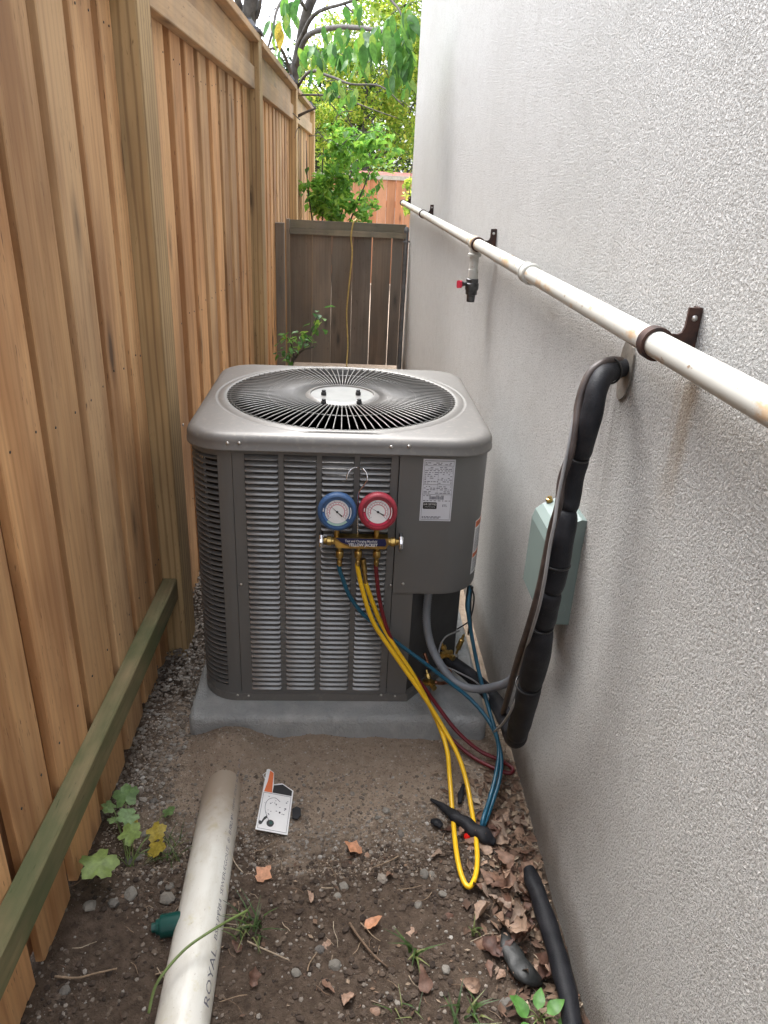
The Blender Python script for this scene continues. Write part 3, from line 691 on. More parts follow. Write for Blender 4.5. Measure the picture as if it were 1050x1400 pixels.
# seam rib and screws
def screw(c,n_,r=.0052,par=unit):
    m=MB(); m.lathe([(r,0),(r*.95,.0015),(r*.6,.0032),(0,.0038)],c,n_,10); m.build('screw',M_screw,par,smooth='all')
for px,py in ((311,606),(327,606),(535,611),(559,610.5)): screw(P(px,py,y=1.9035)+Vector((0,0,0)),(0,-1,0))
for px,py in ((330,799),(325,950),(340,951),(521,950),(534,800)): screw(P(px,py,y=BY0-.001),(0,-1,0),.0045)
screw(P(551,798,y=ayf-.001),(0,-1,0),.0048); screw(P(540,951.5,y=BY0-.003),(0,-1,0),.004); screw(P(251,581,y=2.03),(-1,0,0),.005)

# rating label
la,lb,lc,ld=[P(*q,y=ayf) for q in ((580,627),(623,627),(617,711),(573,711))]
lx0,lx1=.231,.322; lz0,lz1=.749,.940
def flat(m,x0,x1,z0_,z1_,y,t_=.0004,mi=0): m.box(x0,x1,y-t_,y,z0_,z1_,mi); return m
lab=flat(MB(),lx0,lx1,lz0,lz1,ayf-.0003).build('rating_label',M_lab,unit,label='white rating label printed with tables and a barcode')
m=MB(); yl=ayf-.0009; W_=lx1-lx0; H_=lz1-lz0; U=lambda u:lx0+W_*u; V=lambda v:lz1-H_*v
for u0,u1,v0,v1 in ((.04,.96,.025,.031),(.04,.96,.10,.105),(.04,.96,.56,.565),(.04,.96,.975,.981),(.04,.048,.025,.98),(.952,.96,.025,.98),(.49,.497,.19,.40),(.49,.497,.40,.545),(.04,.96,.40,.405)):
    flat(m,U(u0),U(u1),V(v1),V(v0),yl)
rr=random.Random(3)
for v in (.055,.078,.125,.15,.175,.205,.235,.265,.295,.32,.35,.375,.43,.455,.48,.51,.535,.58,.66):
    u=.07
    while u<.93:
        l=rr.uniform(.03,.12); 
        if rr.random()<.72: flat(m,U(u),U(min(u+l,.93)),V(v+.011),V(v),yl,.0002)
        u+=l+rr.uniform(.02,.05)
u=.26
while u<.72: l=rr.uniform(.006,.022); flat(m,U(u),U(u+l),V(.645),V(.595),yl); u+=l+rr.uniform(.006,.018)
for v in (.925,.945):
    u=.07
    while u<.62: l=rr.uniform(.03,.1); flat(m,U(u),U(u+l),V(v+.012),V(v),yl,.0003); u+=l+.02
m.build('print',M_ink,lab)
m=MB(); m.prismaxis([(a,b) for a,b in rrect(U(.08),U(.52),V(.80),V(.69),.003,3)],(0,yl,0),(1,0,0),(0,0,1),(0,-.0006,0)); m.build('black_badge',M_blk,lab)
textmesh('AHRI CERTIFIED',.0085,M_white,'badge_text',lab,(U(.30),yl-.0008,V(.725)),(.62,0,0),(0,0,1))
textmesh('www.ahridirectory.org',.004,M_white,'badge_text',lab,(U(.30),yl-.0008,V(.765)),(.8,0,0),(0,0,1))
textmesh('ETL',.010,M_ink,'mark',lab,(U(.77),yl-.0003,V(.745)),(.9,0,0),(0,0,1),bold=.0002)
# warning label wrapped on the rounded corner
def cover_pt(s,z,o=.0006):
    cx,cy=BX+.004-R2,ayf+R2; a=-math.pi/2+s/R2
    if a<0: return Vector((cx+(R2+o)*math.cos(a),cy+(R2+o)*math.sin(a),z))
    return Vector((cx+R2+o,cy+(s-R2*math.pi/2),z))
def curved(m,s0,s1,z0_,z1_,o,mi=0,n=8):
    vs=[]
    for i in range(n+1):
        s=s0+(s1-s0)*i/n
        vs+=[cover_pt(s,z0_,o),cover_pt(s,z1_,o),cover_pt(s,z1_,o-.0004),cover_pt(s,z0_,o-.0004)]
    m.add(vs,[(i*4+j,i*4+(j+1)%4,i*4+4+(j+1)%4,i*4+4+j) for i in range(n) for j in range(4)]+[(3,2,1,0),(n*4,n*4+1,n*4+2,n*4+3)],mi)
s0,s1=.118,.195; wz0,wz1=.545,.728
m=MB(); curved(m,s0,s1,wz0,wz1,.0008); wl_=m.build('warning_label',M_white,unit,smooth=False,label='white warning label with orange bands on the rounded corner')
m=MB(); curved(m,s0+.002,s1-.002,wz1-.022,wz1-.003,.0014); curved(m,s0+.002,s1-.002,wz0+.058,wz0+.072,.0014); m.build('orange_band',M_orange,wl_)
m=MB()
z=wz1-.030
while z>wz0+.008:
    if abs(z-(wz0+.065))>.012:
        s=s0+.006
        while s<s1-.008:
            l=rr.uniform(.004,.014); curved(m,s,min(s+l,s1-.006),z-.0012,z,.0013,n=1); s+=l+.002
    z-=.0046
m.build('print',M_ink,wl_)
textmesh('WARNING',.014,M_blk,'band_text',wl_,(0,0,0),(1,0,0),(0,0,1),warp=lambda a,b:cover_pt((s0+s1)/2+a*.85,wz1-.0125+b,.0018))
textmesh('WARNING',.011,M_blk,'band_text',wl_,(0,0,0),(1,0,0),(0,0,1),warp=lambda a,b:cover_pt((s0+s1)/2+a*.85,wz0+.065+b,.0018))
# service valves
def brass_valve(c,ax,L_=.05,name='service_valve'):
    c=Vector(c); ax=Vector(ax).normalized(); sd_=ax.cross(Vector((0,0,1))).normalized()
    m=MB(); m.lathe([(.008,-.02),(.008,0),(.013,.001),(.013,.016),(.009,.018),(.009,L_*.6),(.012,L_*.62),(.012,L_),(.005,L_+.002),(.004,L_+.02)],c,ax,8)
    m.lathe([(.007,0),(.007,.014),(.010,.016),(.010,.028),(.004,.030),(.004,.042)],c+ax*.008,(sd_*.6+Vector((0,0,.8))),8)
    m.lathe([(.007,0),(.007,.02),(.010,.022),(.010,.034)],c+ax*.01,-sd_,6)
    return m.build(name,M_brass,unit,smooth=True)
v1=P(612,893,y=1.99); v2=P(590,933,y=1.95)
brass_valve(v1,(-.55,-.5,.15),.035)
brass_valve(v2,(-.75,-.35,.25),.03)
m=MB(); a=P(624,893,y=1.95); b=P(634,868,y=1.94); m.tube([a,a.lerp(b,.25),a.lerp(b,.27),a.lerp(b,.75),a.lerp(b,.78),b],[.004,.004,.009,.009,.005,.004],8); m.build('service_valve',M_brass,unit,smooth=True)
m=MB(); m.tube(spline([v2+Vector((.01,.0,0)),v2+Vector((.04,.01,-.01)),v2+Vector((.07,.03,-.01)),P(612,905,y=2.02)],5),.006,8); m.tube(spline([P(580,893,y=1.985),P(584,903,y=1.975),P(585,912,y=1.97)],3),.0055,8); m.build('copper_pipe',M_cu,unit,smooth='all')
# white box-end wiring clip and black control wires under the cover
m=MB(); m.tube(spline([P(643,800,y=1.99),P(648,815,y=1.98),P(646,835,y=1.97),P(640,850,y=1.97),P(625,860,y=1.99)],6),.0025,6); m.tube(spline([P(640,800,y=1.99),P(637,830,y=1.98),P(642,848,y=1.98),P(640,868,y=1.98)],6),.003,6); m.tube(spline([P(645,802,y=2.0),P(642,825,y=2.0),P(644,862,y=2.02)],6),.006,6); m.build('control_wire',M_tie,unit,smooth='all')

# ================================================================== GAUGE MANIFOLD
GYY=1.872
man=thing('gauge_manifold',P(490,740,y=GYY),'brass gauge manifold hooked on the louvers with one blue and one red dial','gauge manifold')
def PY(px,py,y=GYY): return P(px,py,y=y)
c=PY(491,740); 
m=MB()
xl,xr=PY(457,740).x,PY(530,740).x; zc=PY(493,740).z; hh=.017
m.prismaxis([(xl,hh),(xl-.002,hh*.3),(xl+.006,-hh),(xr-.005,-hh),(xr+.003,0),(xr,hh)],(0,GYY-.014,zc),(1,0,0),(0,0,1),(0,.028,0))
body=m.build('manifold_body',M_brass,man,label='brass bar of the manifold with navy label')
m=MB(); m.prismaxis([(xl+.004,hh-.001),(xr-.008,hh-.001),(xr-.004,0),(xr-.007,-hh*.45),(xl+.05,-hh*.45),(xl+.022,.002)],(0,GYY-.0152,zc),(1,0,0),(0,0,1),(0,.001,0)); m.build('navy_label',M_navy,body)
m=MB(); m.prismaxis([(xl+.001,hh*.55),(xl+.020,-.0),(xl+.045,-hh*.85),(xl+.009,-hh*.85)],(0,GYY-.0150,zc),(1,0,0),(0,0,1),(0,.0006,0)); m.build('gold_label',M_goldl,body)
textmesh('Test and Charging Manifold',.0105,M_white,'label_text',body,(xl+.076,GYY-.0158,zc+.0075),(.78,0,0),(0,0,1),bold=.0001)
textmesh('YELLOW JACKET',.0135,M_white,'label_text',body,(xl+.082,GYY-.0158,zc-.0045),(.80,0,0),(0,0,1),bold=.0004)
for sgn,xx in ((-1,xl),(1,xr)):
    m=MB(); m.lathe([(.011,0),(.011,.008),(.014,.009),(.014,.020),(.010,.022),(.009,.030)],(xx,GYY,zc),(sgn,0,0),12); st=m.build('valve_stem',M_brass,man,smooth=True)
    m=MB(); pr=[(.0,.030),(.024,.031),(.0265,.034),(.0265,.040),(.024,.043),(.010,.044),(.006,.047),(0,.047)]; m.lathe(pr,(xx,GYY,zc),(sgn,0,0),24)
    m.v=[(x,(y-GYY)*(1+.06*math.cos(9*math.atan2(z-zc,y-GYY)))+GYY,(z-zc)*(1+.06*math.cos(9*math.atan2(z-zc,y-GYY)))+zc) for x,y,z in m.v]
    m.build('knob',M_chrome,man,smooth=True)
for nm,px,mt,ring,need in (('low_pressure_gauge',461,M_blue,M_bluep,138),('high_pressure_gauge',516.5,M_red,M_redp,150)):
    gc=PY(px,698,GYY-.012); tl=R(9); ax=Vector((0,-math.cos(tl),math.sin(tl))); uu=Vector((1,0,0)); vv=ax.cross(uu)*-1
    if vv.z<0: vv=-vv
    gz=gc
    m=MB(); m.lathe([(.030,.0),(.048,.002),(.053,.006),(.0545,.014),(.0545,.024),(.0525,.030),(.048,.0335),(.0445,.034),(.0435,.031),(.043,.0255),(.0,.0255)],gz-ax*.012,ax,56); gob=m.build('gauge',mt,man,smooth=True,label=('blue' if px<500 else 'red')+' rubber-booted pressure gauge')
    fo=gz+ax*.0138
    def disc(r0,r1,a0,a1,mat,h,name='dial_print',n=48):
        m=MB(); vs=[]; q=max(2,int(n*abs(a1-a0)/360))
        for i in range(q+1):
            a=R(a0+(a1-a0)*i/q); dr=uu*math.cos(a)+vv*math.sin(a)
            vs+=[fo+dr*r0+ax*h,fo+dr*r1+ax*h]
        m.add(vs,[(2*i,2*i+1,2*i+3,2*i+2) for i in range(q)]); return m.build(name,mat,gob)
    disc(.0001,.0425,0,360,mt,.0002,'dial_face'); disc(.0001,.0335,0,360,M_white,.0006,'dial_face')
    disc(.0265,.0285,-35,215,M_pink,.0009); disc(.0195,.0225,-40,200,M_pink,.0009)
    disc(.034,.0405,-135 if px<500 else -125,-45,ring if px>500 else M_grn,.0009)
    disc(.035,.040,185,225,ring,.0010); disc(.037,.0395,-30,20,M_white,.0010); disc(.037,.0395,165,180,M_white,.0010)
    m=MB()
    for k in range(46):
        a=R(-40+260*k/45); dr=uu*math.cos(a)+vv*math.sin(a); pr_=uu*-math.sin(a)+vv*math.cos(a); r0=.0290 if k%5 else .0275; r1=.0325; hw=.00032 if k%5 else .0006
        b0=fo+ax*.0011; m.add([b0+dr*r0-pr_*hw,b0+dr*r1-pr_*hw,b0+dr*r1+pr_*hw,b0+dr*r0+pr_*hw],[(0,1,2,3)])
        if k%3==0:
            r0,r1=.0235,.0255; m.add([b0+dr*r0-pr_*.0008,b0+dr*r1-pr_*.0008,b0+dr*r1+pr_*.0008,b0+dr*r0+pr_*.0008],[(0,1,2,3)])
    m.build('scale_marks',M_ink,gob)
    m=MB(); a=R(need); dr=uu*math.cos(a)+vv*math.sin(a); pr_=uu*-math.sin(a)+vv*math.cos(a); b0=fo+ax*.0022
    m.add([b0+dr*.0285,b0-dr*.004+pr_*.0010,b0-dr*.019+pr_*.0022,b0-dr*.019-pr_*.0022,b0-dr*.004-pr_*.0010],[(0,1,2,3,4)]); m.lathe([(.0035,0),(.003,.0012),(0,.0015)],b0,ax,12); m.build('needle',M_blk,gob)
    m=MB(); m.lathe([(.008,0),(.008,.03),(.011,.031),(.011,.045)],(gc.x,GYY,zc+hh-.001),(0,0,1),10); m.build('gauge_stem',M_brass,man,smooth=True)
# hook
hk=[PY(489,735),PY(489,700),PY(489.5,680),(PY(491,672)),PY(497,664),PY(502,655),PY(501,647,1.882),PY(496,641,1.892),PY(489,639,1.912),PY(481,641,1.905),PY(475.5,648,1.897),PY(474,656,1.893)]
m=MB(); m.tube(spline(hk,6),.0023,8); m.build('hook',M_chrome,man,smooth='all')
fits=[]
for px in (464.5,490,515.5):
    t0=PY(px,748); m=MB(); m.lathe([(.006,.002),(.006,-.010),(.0095,-.011),(.0115,-.014),(.0115,-.030),(.0095,-.034),(.0060,-.036),(.0062,-.044),(.0072,-.045),(.0072,-.056),(.0065,-.0565),(.0065,-.060)],t0,(0,0,1),12); m.build('hose_fitting',M_brass,man,smooth=True); fits.append(t0-Vector((0,0,.059)))
# ---- hoses
def hose(pts,mat,r,label,group='refrigerant hoses'):
    m=MB(); m.tube(spline(pts,10),r,14); return m.build('hose',mat,smooth='all',label=label,cat='hose')
def Q(a,b,y):
    p=P(a,b,y=y)
    return p if p.z>.013 else P(a,b,z=.013)
ya=[fits[1]+Vector((0,0,.012)),fits[1]-Vector((0,0,.01)),Q(497,812,1.862),Q(510,850,1.855),Q(531,883,1.845),Q(556,919,1.825),Q(580,953,1.80),Q(603,990,1.765),Q(625,1030,1.70),Q(638,1070,1.625),Q(646,1115,1.54),Q(652,1160,1.44),Q(651,1193,1.37),Q(642,1212,1.325),
    Q(632,1200,1.35),Q(624,1165,1.44),Q(619,1115,1.55),Q(615,1065,1.63),Q(611,1025,1.70),Q(600,992,1.775),Q(584,958,1.815),Q(562,918,1.845),Q(540,885,1.865),Q(520,850,1.88),Q(508,820,1.885),Q(500,797,1.885)]
hy=hose(ya,M_hosey,.0068,'bright yellow hose hanging from the middle port and looping to the ground')
m=MB(); a=Q(500.5,798,1.885); b=Q(496,764,1.893); m.tube([a,a.lerp(b,.45),a.lerp(b,.46),b],[.0062,.0062,.0085,.0085],10); o=bpy.data.objects.new('hose_fitting',m.mesh('hose_fitting',M_brass,smooth=True)); place(o,hy,WO[hy.name]); o.location=-WO[hy.name]
tb=[fits[0]+Vector((0,0,.01)),fits[0]-Vector((0,0,.01)),Q(468,790,1.872),Q(478,815,1.875),Q(495,838,1.878),Q(520,860,1.88),Q(550,884,1.88),Q(580,906,1.87),Q(612,931,1.865),Q(640,953,1.845),Q(662,977,1.80),Q(677,1003,1.745),Q(685,1035,1.68),Q(683,1065,1.62),Q(674,1095,1.56),Q(664,1122,1.50),Q(659,1130,1.485),
    Q(661,1118,1.50),Q(670,1090,1.565),Q(678,1058,1.63),Q(682,1025,1.70),Q(675,992,1.76),Q(664,955,1.84),Q(654,915,1.90),Q(645,870,1.94),Q(640,835,1.96),Q(641,815,1.985),Q(643,800,2.0)]
hose(tb,M_hoseb,.0062,'teal blue hose running from the left port down to the ground by the wall')
rb=[fits[2]+Vector((0,0,.01)),fits[2]-Vector((0,0,.01)),Q(518,815,1.872),Q(526,850,1.872),Q(538,880,1.872),Q(558,912,1.868),Q(580,940,1.858),Q(600,968,1.84),Q(625,1000,1.80),Q(655,1026,1.765),Q(685,1040,1.735),Q(700,1050,1.715),
    Q(697,1057,1.708),Q(675,1050,1.725),Q(645,1034,1.76),Q(615,1008,1.81),Q(598,985,1.852),Q(588,965,1.90),Q(586,948,1.93)]
hose(rb,M_hoser,.0062,'dark red hose running from the right port across the pad corner')
# ---- grey flexible conduit and line set
m=MB(); cp=spline([Q(587,800,1.975),Q(583,840,1.97),Q(587,875,1.95),Q(600,905,1.92),Q(622,932,1.88),Q(650,942,1.85),Q(680,938,1.82),Q(700,928,1.79),Q(716,900,1.76),P(735,850,x=.50),P(748,800,x=.52)],26)
rad=[.0122+(.0016 if i%2 else 0) for i in range(len(cp))]
m.tube(cp,rad,14); m.build('conduit',M_conduit,smooth='all',label='grey ribbed flexible conduit curving from under the cover to the wall',cat='conduit')
ls=thing('pipe_bundle',P(705,1015,x=.50),'thick black foam-wrapped pipe bundle rising up the wall into the hole','insulated pipe')
lsp=[(862,500,.585,.020),(850,503,.555,.022),(835,507,.520,.025),(823,516,.495,.026),(815,535,.482,.026),(808,565,.475,.026),(800,595,.47,.0265),(791,625,.468,.0265),(784,650,.465,.0265),(779,675,.463,.027),(775,698,.46,.027),(769,735,.455,.029),(762,770,.453,.030),(753,808,.45,.030),(747,832,.45,.030),(741,856,.45,.030),(734,895,.452,.035),(724,935,.46,.035),(717,962,.468,.034),(711,985,.475,.034),(706,1003,.48,.033)]
pts=[P(a+1,b,x=x) for i,(a,b,x,r) in enumerate(lsp)]; rs=[q[3]*(.80 if i<15 else .86) for i,q in enumerate(lsp)]
sp=spline(pts,6); 
sr=[]; 
for i in range(len(rs)-1):
    for j in range(6): sr.append(rs[i]+(rs[i+1]-rs[i])*j/6)
sr.append(rs[-1])
pin=[7,10,13,15,17]
for k in range(len(sr)):
    for p_ in pin:
        d=abs(k-p_*6); sr[k]*=1-.17*math.exp(-(d/.9)**2)
cuts=[0]+[p_*6 for p_ in pin]+[len(sp)-1]
for a,b in zip(cuts[:-1],cuts[1:]):
    m=MB(); m.tube(sp[a:b+1],sr[a:b+1],20,cap=True)
    m.v=[tuple(Vector(v)+Vector((noise.noise(Vector(v)*22),noise.noise(Vector(v)*22+Vector((5,0,0))),0))*.002) for v in m.v]
    m.build('foam_sleeve',M_foam,ls,smooth='all')
# the return bend running back to the service valves
e=sp[-1]
bend=[e+Vector((0,.0,.004)),e+Vector((.001,.008,-.018)),e+Vector((.002,.030,-.036)),e+Vector((-.002,.062,-.030)),P(693,985,y=e.y+.11),P(676,957,y=1.87),P(650,930,y=1.93),P(628,912,y=1.975),P(608,898,y=2.0)]
rb_=[.029,.029,.028,.027,.026,.025,.024,.022,.019]
sb=spline(bend,6); rr_=[]
for i in range(len(rb_)-1):
    for j in range(6): rr_.append(rb_[i]+(rb_[i+1]-rb_[i])*j/6)
rr_.append(rb_[-1]); m=MB(); m.tube(sb,rr_,18); m.build('foam_sleeve',M_foam,ls,smooth='all')
# cables running along its left side
off=[(848,493,.56),(836,493,.53),(820,499,.505),(804,515,.484),(793,545,.470),(786,585,.460),(779,622,.453),(768,655,.445),(764,690,.442),(755,720,.438),(747,760,.435),(740,795,.432),(731,830,.43),(722,860,.432),(712,890,.44),(703,920,.452),(695,950,.468),(688,975,.48)]
m=MB(); sp2=spline([P(a,b,x=x-.014) for a,b,x in off],5)
m.tube(sp2,.0085,6); m.build('flat_cable',M_browncable,ls,smooth='all')
off=[(842,490,.545),(828,491,.52),(810,502,.497),(796,522,.476),(787,555,.462),(779,600,.450),(771,640,.442),(763,680,.434),(758,715,.428),(752,745,.424),(745,790,.42),(738,825,.42),(731,850,.425),(720,885,.44),(711,915,.455),(707,945,.455),(703,962,.452),(694,980,.455),(685,992,.46),(676,1000,.47)]
m=MB(); m.tube(spline([P(a,b,x=x-.014) for a,b,x in off],5),.0034,8); m.build('grey_cable',M_greycable,ls,smooth='all')
for a in (2,7,12,15,17):
    c=sp[a*6] if a*6<len(sp) else sp[-1]; d=(sp[min(a*6+2,len(sp)-1)]-sp[a*6-2]).normalized(); u_=d.cross(Vector((0,1,0))).normalized(); v_=d.cross(u_)
    rr2=(sr[a*6]+.004); cc=c-Vector((.004,0,0)); m=MB(); m.tube([cc+u_*math.cos(2*math.pi*k/24)*(rr2*1.04)+v_*math.sin(2*math.pi*k/24)*rr2 for k in range(25)],.0022,6); m.build('cable_tie',M_tie,ls,smooth='all')
m=MB(); m.tube(spline([P(628,862,y=1.99),P(608,872,y=1.97),P(600,893,y=1.95),P(608,910,y=1.94),P(622,917,y=1.93),P(650,932,y=1.90),P(665,948,y=1.87),P(670,962,y=1.84),P(671,975,y=1.83)],6),.0028,8)
m.build('cable',M_greycable,smooth='all',label='thin grey cable looping past the brass valves under the cover',cat='cable')

# ---- disconnect box on the wall
bx=thing('disconnect_box',(WX,1.6,.67),'grey-green metal electrical disconnect box on the wall behind the pipe bundle','electrical box')
bw=.086; by0,by1=1.50,1.645; bz0,bz1=.672,.905
m=MB(); m.prismaxis([(WX,bz0),(WX-.050,bz0),(WX-.058,bz0+.006),(WX-.058,bz1),(WX,bz1)],(0,by0,0),(1,0,0),(0,0,1),(0,by1-by0,0)); bod=m.build('body',M_box,bx)
m=MB(); h=.052
prof=[(WX,bz1-.008),(WX,bz1+.050),(WX-.012,bz1+.052),(WX-bw+.022,bz1+.026),(WX-bw+.006,bz1+.012),(WX-bw,bz1-.012),(WX-bw,bz1-.19),(WX-bw+.004,bz1-.195),(WX-.060,bz1-.20),(WX-.060,bz1-.008)]
m.prismaxis(prof,(0,by0-.003,0),(1,0,0),(0,0,1),(0,by1-by0+.006,0)); cv=m.build('cover',M_box,bx,label='sloping hinged rain cover')
screw(P(784,732,y=by0-.0035),(0,-1,0),.003,bx)
m=MB(); m.lathe([(.014,0),(.014,-.0006),(.0125,-.0012),(.0125,-.0004),(0,-.0004)],((WX-.028),by0-.0004,bz0+.045),(0,1,0),20); m.build('knockout',M_box,bx,smooth=True)
c=P(751,684,x=WX-.05); m=MB(); m.lathe([(.007,0),(.009,.001),(.009,.008),(.006,.010),(.006,.014)],(c.x,c.y,c.z-.004),(0,0,1),8); m.build('brass_screw',M_brass,bx,smooth=True)

# ---- white pipe along the wall
pA=(.5,.42,1.420); 
def pz(y): return 1.422+.0042*y
pipe=thing('gas_pipe',(.5,3,pz(3)),'long white painted pipe with rust spots running along the stucco wall','pipe')
m=MB(); m.tube([(.5,y,pz(y)) for y in [i*.35+.1 for i in range(21)]],.0210,24); m.build('pipe_run',M_wpipe,pipe,smooth='all')
yc=2.06; m=MB(); m.lathe([(.0212,-.030),(.026,-.029),(.0285,-.026),(.0285,-.021),(.026,-.019),(.0257,.019),(.0285,.021),(.0285,.026),(.026,.029),(.0212,.030)],(.5,yc,pz(yc)),(0,1,0),24); m.build('coupling',M_wpipe,pipe,smooth=True)
ye=7.10; m=MB(); m.lathe([(.024,-.03),(.026,-.028),(.026,.01),(.018,.014),(0,.015)],(.5,ye,pz(ye)),(0,1,0),20); m.build('end_cap',M_rust,pipe,smooth=True)
ty=2.98; zt_=pz(ty)
m=MB(); m.lathe([(.027,-.034),(.027,-.028),(.025,-.026),(.025,.026),(.027,.028),(.027,.034)],(.5,ty,zt_),(0,1,0),20); m.lathe([(.022,-.005),(.022,-.036),(.026,-.038),(.026,-.048),(.018,-.049)],(.5,ty,zt_),(0,0,1),20); m.build('tee',M_wpipe,pipe,smooth=True)
m=MB(); m.lathe([(.0175,-.045),(.0175,-.095),(.020,-.096),(.020,-.130),(.017,-.131)],(.5,ty,zt_),(0,0,1),20); m.build('drop_pipe',M_wpipe,pipe,smooth=True)
m=MB(); m.lathe([(.020,-.129),(.024,-.132),(.024,-.146),(.027,-.148),(.027,-.170),(.023,-.176),(.023,-.190),(.0175,-.192),(.016,-.218),(.014,-.219)],(.5,ty,zt_),(0,0,1),12)
m.lathe([(.008,0),(.008,.030),(.011,.031),(.011,.036)],(.49,ty,zt_-.150),(-.8,-.35,0),10); vb=m.build('shutoff_valve',M_valve,pipe,smooth=True)
hc=Vector((.49,ty,zt_-.150))+Vector((-.8,-.35,0)).normalized()*.042
m=MB(); d_=Vector((-.8,-.35,0)).normalized(); s_=Vector((.35,-.8,0)).normalized(); m.prismaxis([(-.013,-.012),(-.009,-.017),(.010,-.014),(.014,-.008),(.012,.010),(.006,.014),(-.010,.012),(-.014,.006)],hc,s_,(0,0,1),d_*.009); m.build('red_handle',M_redh,vb,label='small red plastic handle')
def hanger(y,k=0):
    hh=MB(); z=pz(y); c=Vector((.5,y,z)); t_=.022 if y<2 else .02
    # strap ring
    N=28; ri,ro=.0214,.0268; vs=[]
    for k_ in range(N+1):
        a=R(-80-310*k_/N)
        for r,yy in ((ri,-t_/2),(ro,-t_/2),(ro,t_/2),(ri,t_/2)): vs.append(c+Vector((math.cos(a)*r,yy,math.sin(a)*r)))
    hh.add(vs,[(i*4+j,i*4+(j+1)%4,i*4+4+(j+1)%4,i*4+4+j) for i in range(N) for j in range(4)]+[(3,2,1,0),(N*4,N*4+1,N*4+2,N*4+3)])
    # flat arm standing edge-on to the pipe, fillet into the wall tab
    prof=[(.0215,.014),(.026,.0165),(.034,.016),(.040,.019),(.0435,.028),(.044,.058),(.066,.058),(.066,-.022),(.058,-.030),(.048,-.024),(.036,-.016),(.0245,-.009)]
    hh.prismaxis(prof,c+Vector((0,-.0025,0)),(1,0,0),(0,0,1),(0,.005,0))
    hh.box(.5+.061,.5+.0658,y-.0026,y+.020,z-.020,z+.058)
    ho=hh.build('hanger',M_rust,pipe,smooth=True)
    m=MB(); m.lathe([(.0052,0),(.0048,.0015),(.003,.0028),(0,.003)],(.5+.055,y-.0027,z+.042),(0,-1,0),10); m.build('screw',M_screw,ho,smooth='all')
for y in (1.165,2.925,5.15,7.02): hanger(y)
for o in [q for q in pipe.children if q.name.startswith('hanger')]: pass

# ================================================================== THINGS ON THE GROUND
def G(px,py,h=0):
    p=P(px,py,z=0)
    for _ in range(3): p=P(px,py,z=gh(p.x,p.y)+h)
    return p
# ---- buried white sewer pipe
a=P(246,1400,z=.045); b=P(297,1100,z=.045); d=(b-a); d.z=0; d.normalize()
s0_=a-d*.75; s0_.z=.042; e0_=b+d*.19; e0_.z=-.016; PR=.057
pv=thing('plastic_pipe',s0_,'dirty white plastic sewer pipe lying on the soil with its far end buried','pipe')
m=MB(); kk=14; pts=[s0_.lerp(e0_,i/kk) for i in range(kk+1)]; pts[-1].z-=.010; m.tube(pts,PR,40); m.build('pipe_run',M_pvc,pv,smooth=True)
side=Vector((d.y,-d.x,0))
def pipewrap(along0,ang):
    # text runs along the pipe: x along, y round the pipe
    def f(x,y):
        an=ang-y/(PR+.0003); p=s0_+d*(along0+x); return Vector((p.x,p.y,p.z))+(side*math.cos(an)+Vector((0,0,1))*math.sin(an))*(PR+.0004)
    return f
def along(py):   # distance along the pipe for a photograph row on its right flank
    q=P(270,py,z=.05); return (q-s0_).dot(d)
# letters read upward along the pipe; their tops point to the left
def ptext(s,sz,row,ang,bold=.0002,wx=1.0):
    f=pipewrap(along(row),R(ang)); textmesh(s,sz,M_ink,'pipe_print',pv,(0,0,0),(1,0,0),(0,1,0),warp=lambda x,y:f(x*wx,-y),bold=bold)
ptext('ROYAL',.030,1342,24,bold=0,wx=1.35)
ptext('BSP PVC',.019,1268,26,bold=0,wx=1.3)
ptext('P364  SEWER/EGOUT  ®  B182.1',.0165,1188,29,wx=1.25,bold=0)
ptext('DL  4IN  100MM  SDR35  ROYAL  04:22',.013,1092,31,wx=1.15,bold=0)

# ---- instruction card
o_=G(369,1139,.010); ux=(G(393,1142,.004)-G(349,1134,.016)); uy=(G(361,1068,.016)-G(349,1134,.016))
org=G(349,1134,.018); W2=ux.length; H2=uy.length; ux.normalize(); uy.normalize(); nz=ux.cross(uy).normalized()
card=thing('instruction_card',org,'small white instruction card with orange and black header on the sand beside the pipe','card')
def cq(m,u0,v0,u1,v1,h,mi=0):
    pts=[(u0,v0),(u1,v0),(u1,v1),(u0,v1)]; return cp_(m,pts,h,mi)
def cp_(m,pts,h,mi=0,t_=.0003):
    m.prismaxis([(u*W2,v*H2*1.0) for u,v in pts],org+nz*h,ux,uy,nz*t_,mi); return m
cb=cp_(MB(),[(0,0),(1.0,0),(1.0,.90),(.93,.92),(.6,1.02),(.33,.96),(.28,1.22),(.10,1.28),(.02,1.26)],0,t_=.0012).build('card',M_white,card)
cp_(MB(),[(.33,.78),(.955,.78),(.955,.89),(.62,.99),(.34,.94)],.0016).build('black_header',M_blk,cb)
cp_(MB(),[(.06,.78),(.32,.78),(.30,.92),(.27,1.2),(.14,1.25),(.12,1.0)],.0016).build('orange_header',M_orange,cb)
m=MB(); c1=[Vector((.62,.62)),Vector((.45,.68)),Vector((.27,.64)),Vector((.18,.54)),Vector((.2,.40)),Vector((.32,.25)),Vector((.45,.17))]
cs=spline([(q.x,q.y,0) for q in c1],5); m.tube([org+ux*(q.x*W2)+uy*(q.y*H2)+nz*.0017 for q in cs],.0007,4)
for k in range(26):
    u=random.uniform(.12,.85); v=random.uniform(.3,.74); cq(m,u,v,u+random.uniform(.015,.05),v+random.uniform(.006,.02),.0015)
for (u0,v0,u1,v1) in ((.05,.03,.95,.036),(.05,.03,.062,.76),(.94,.03,.952,.76),(.05,.755,.95,.762)): cq(m,u0,v0,u1,v1,.0015)
m.build('drawing',M_ink,cb)
def blob(pts,h,mat,name='drawing'): cp_(MB(),pts,h).build(name,mat,cb)
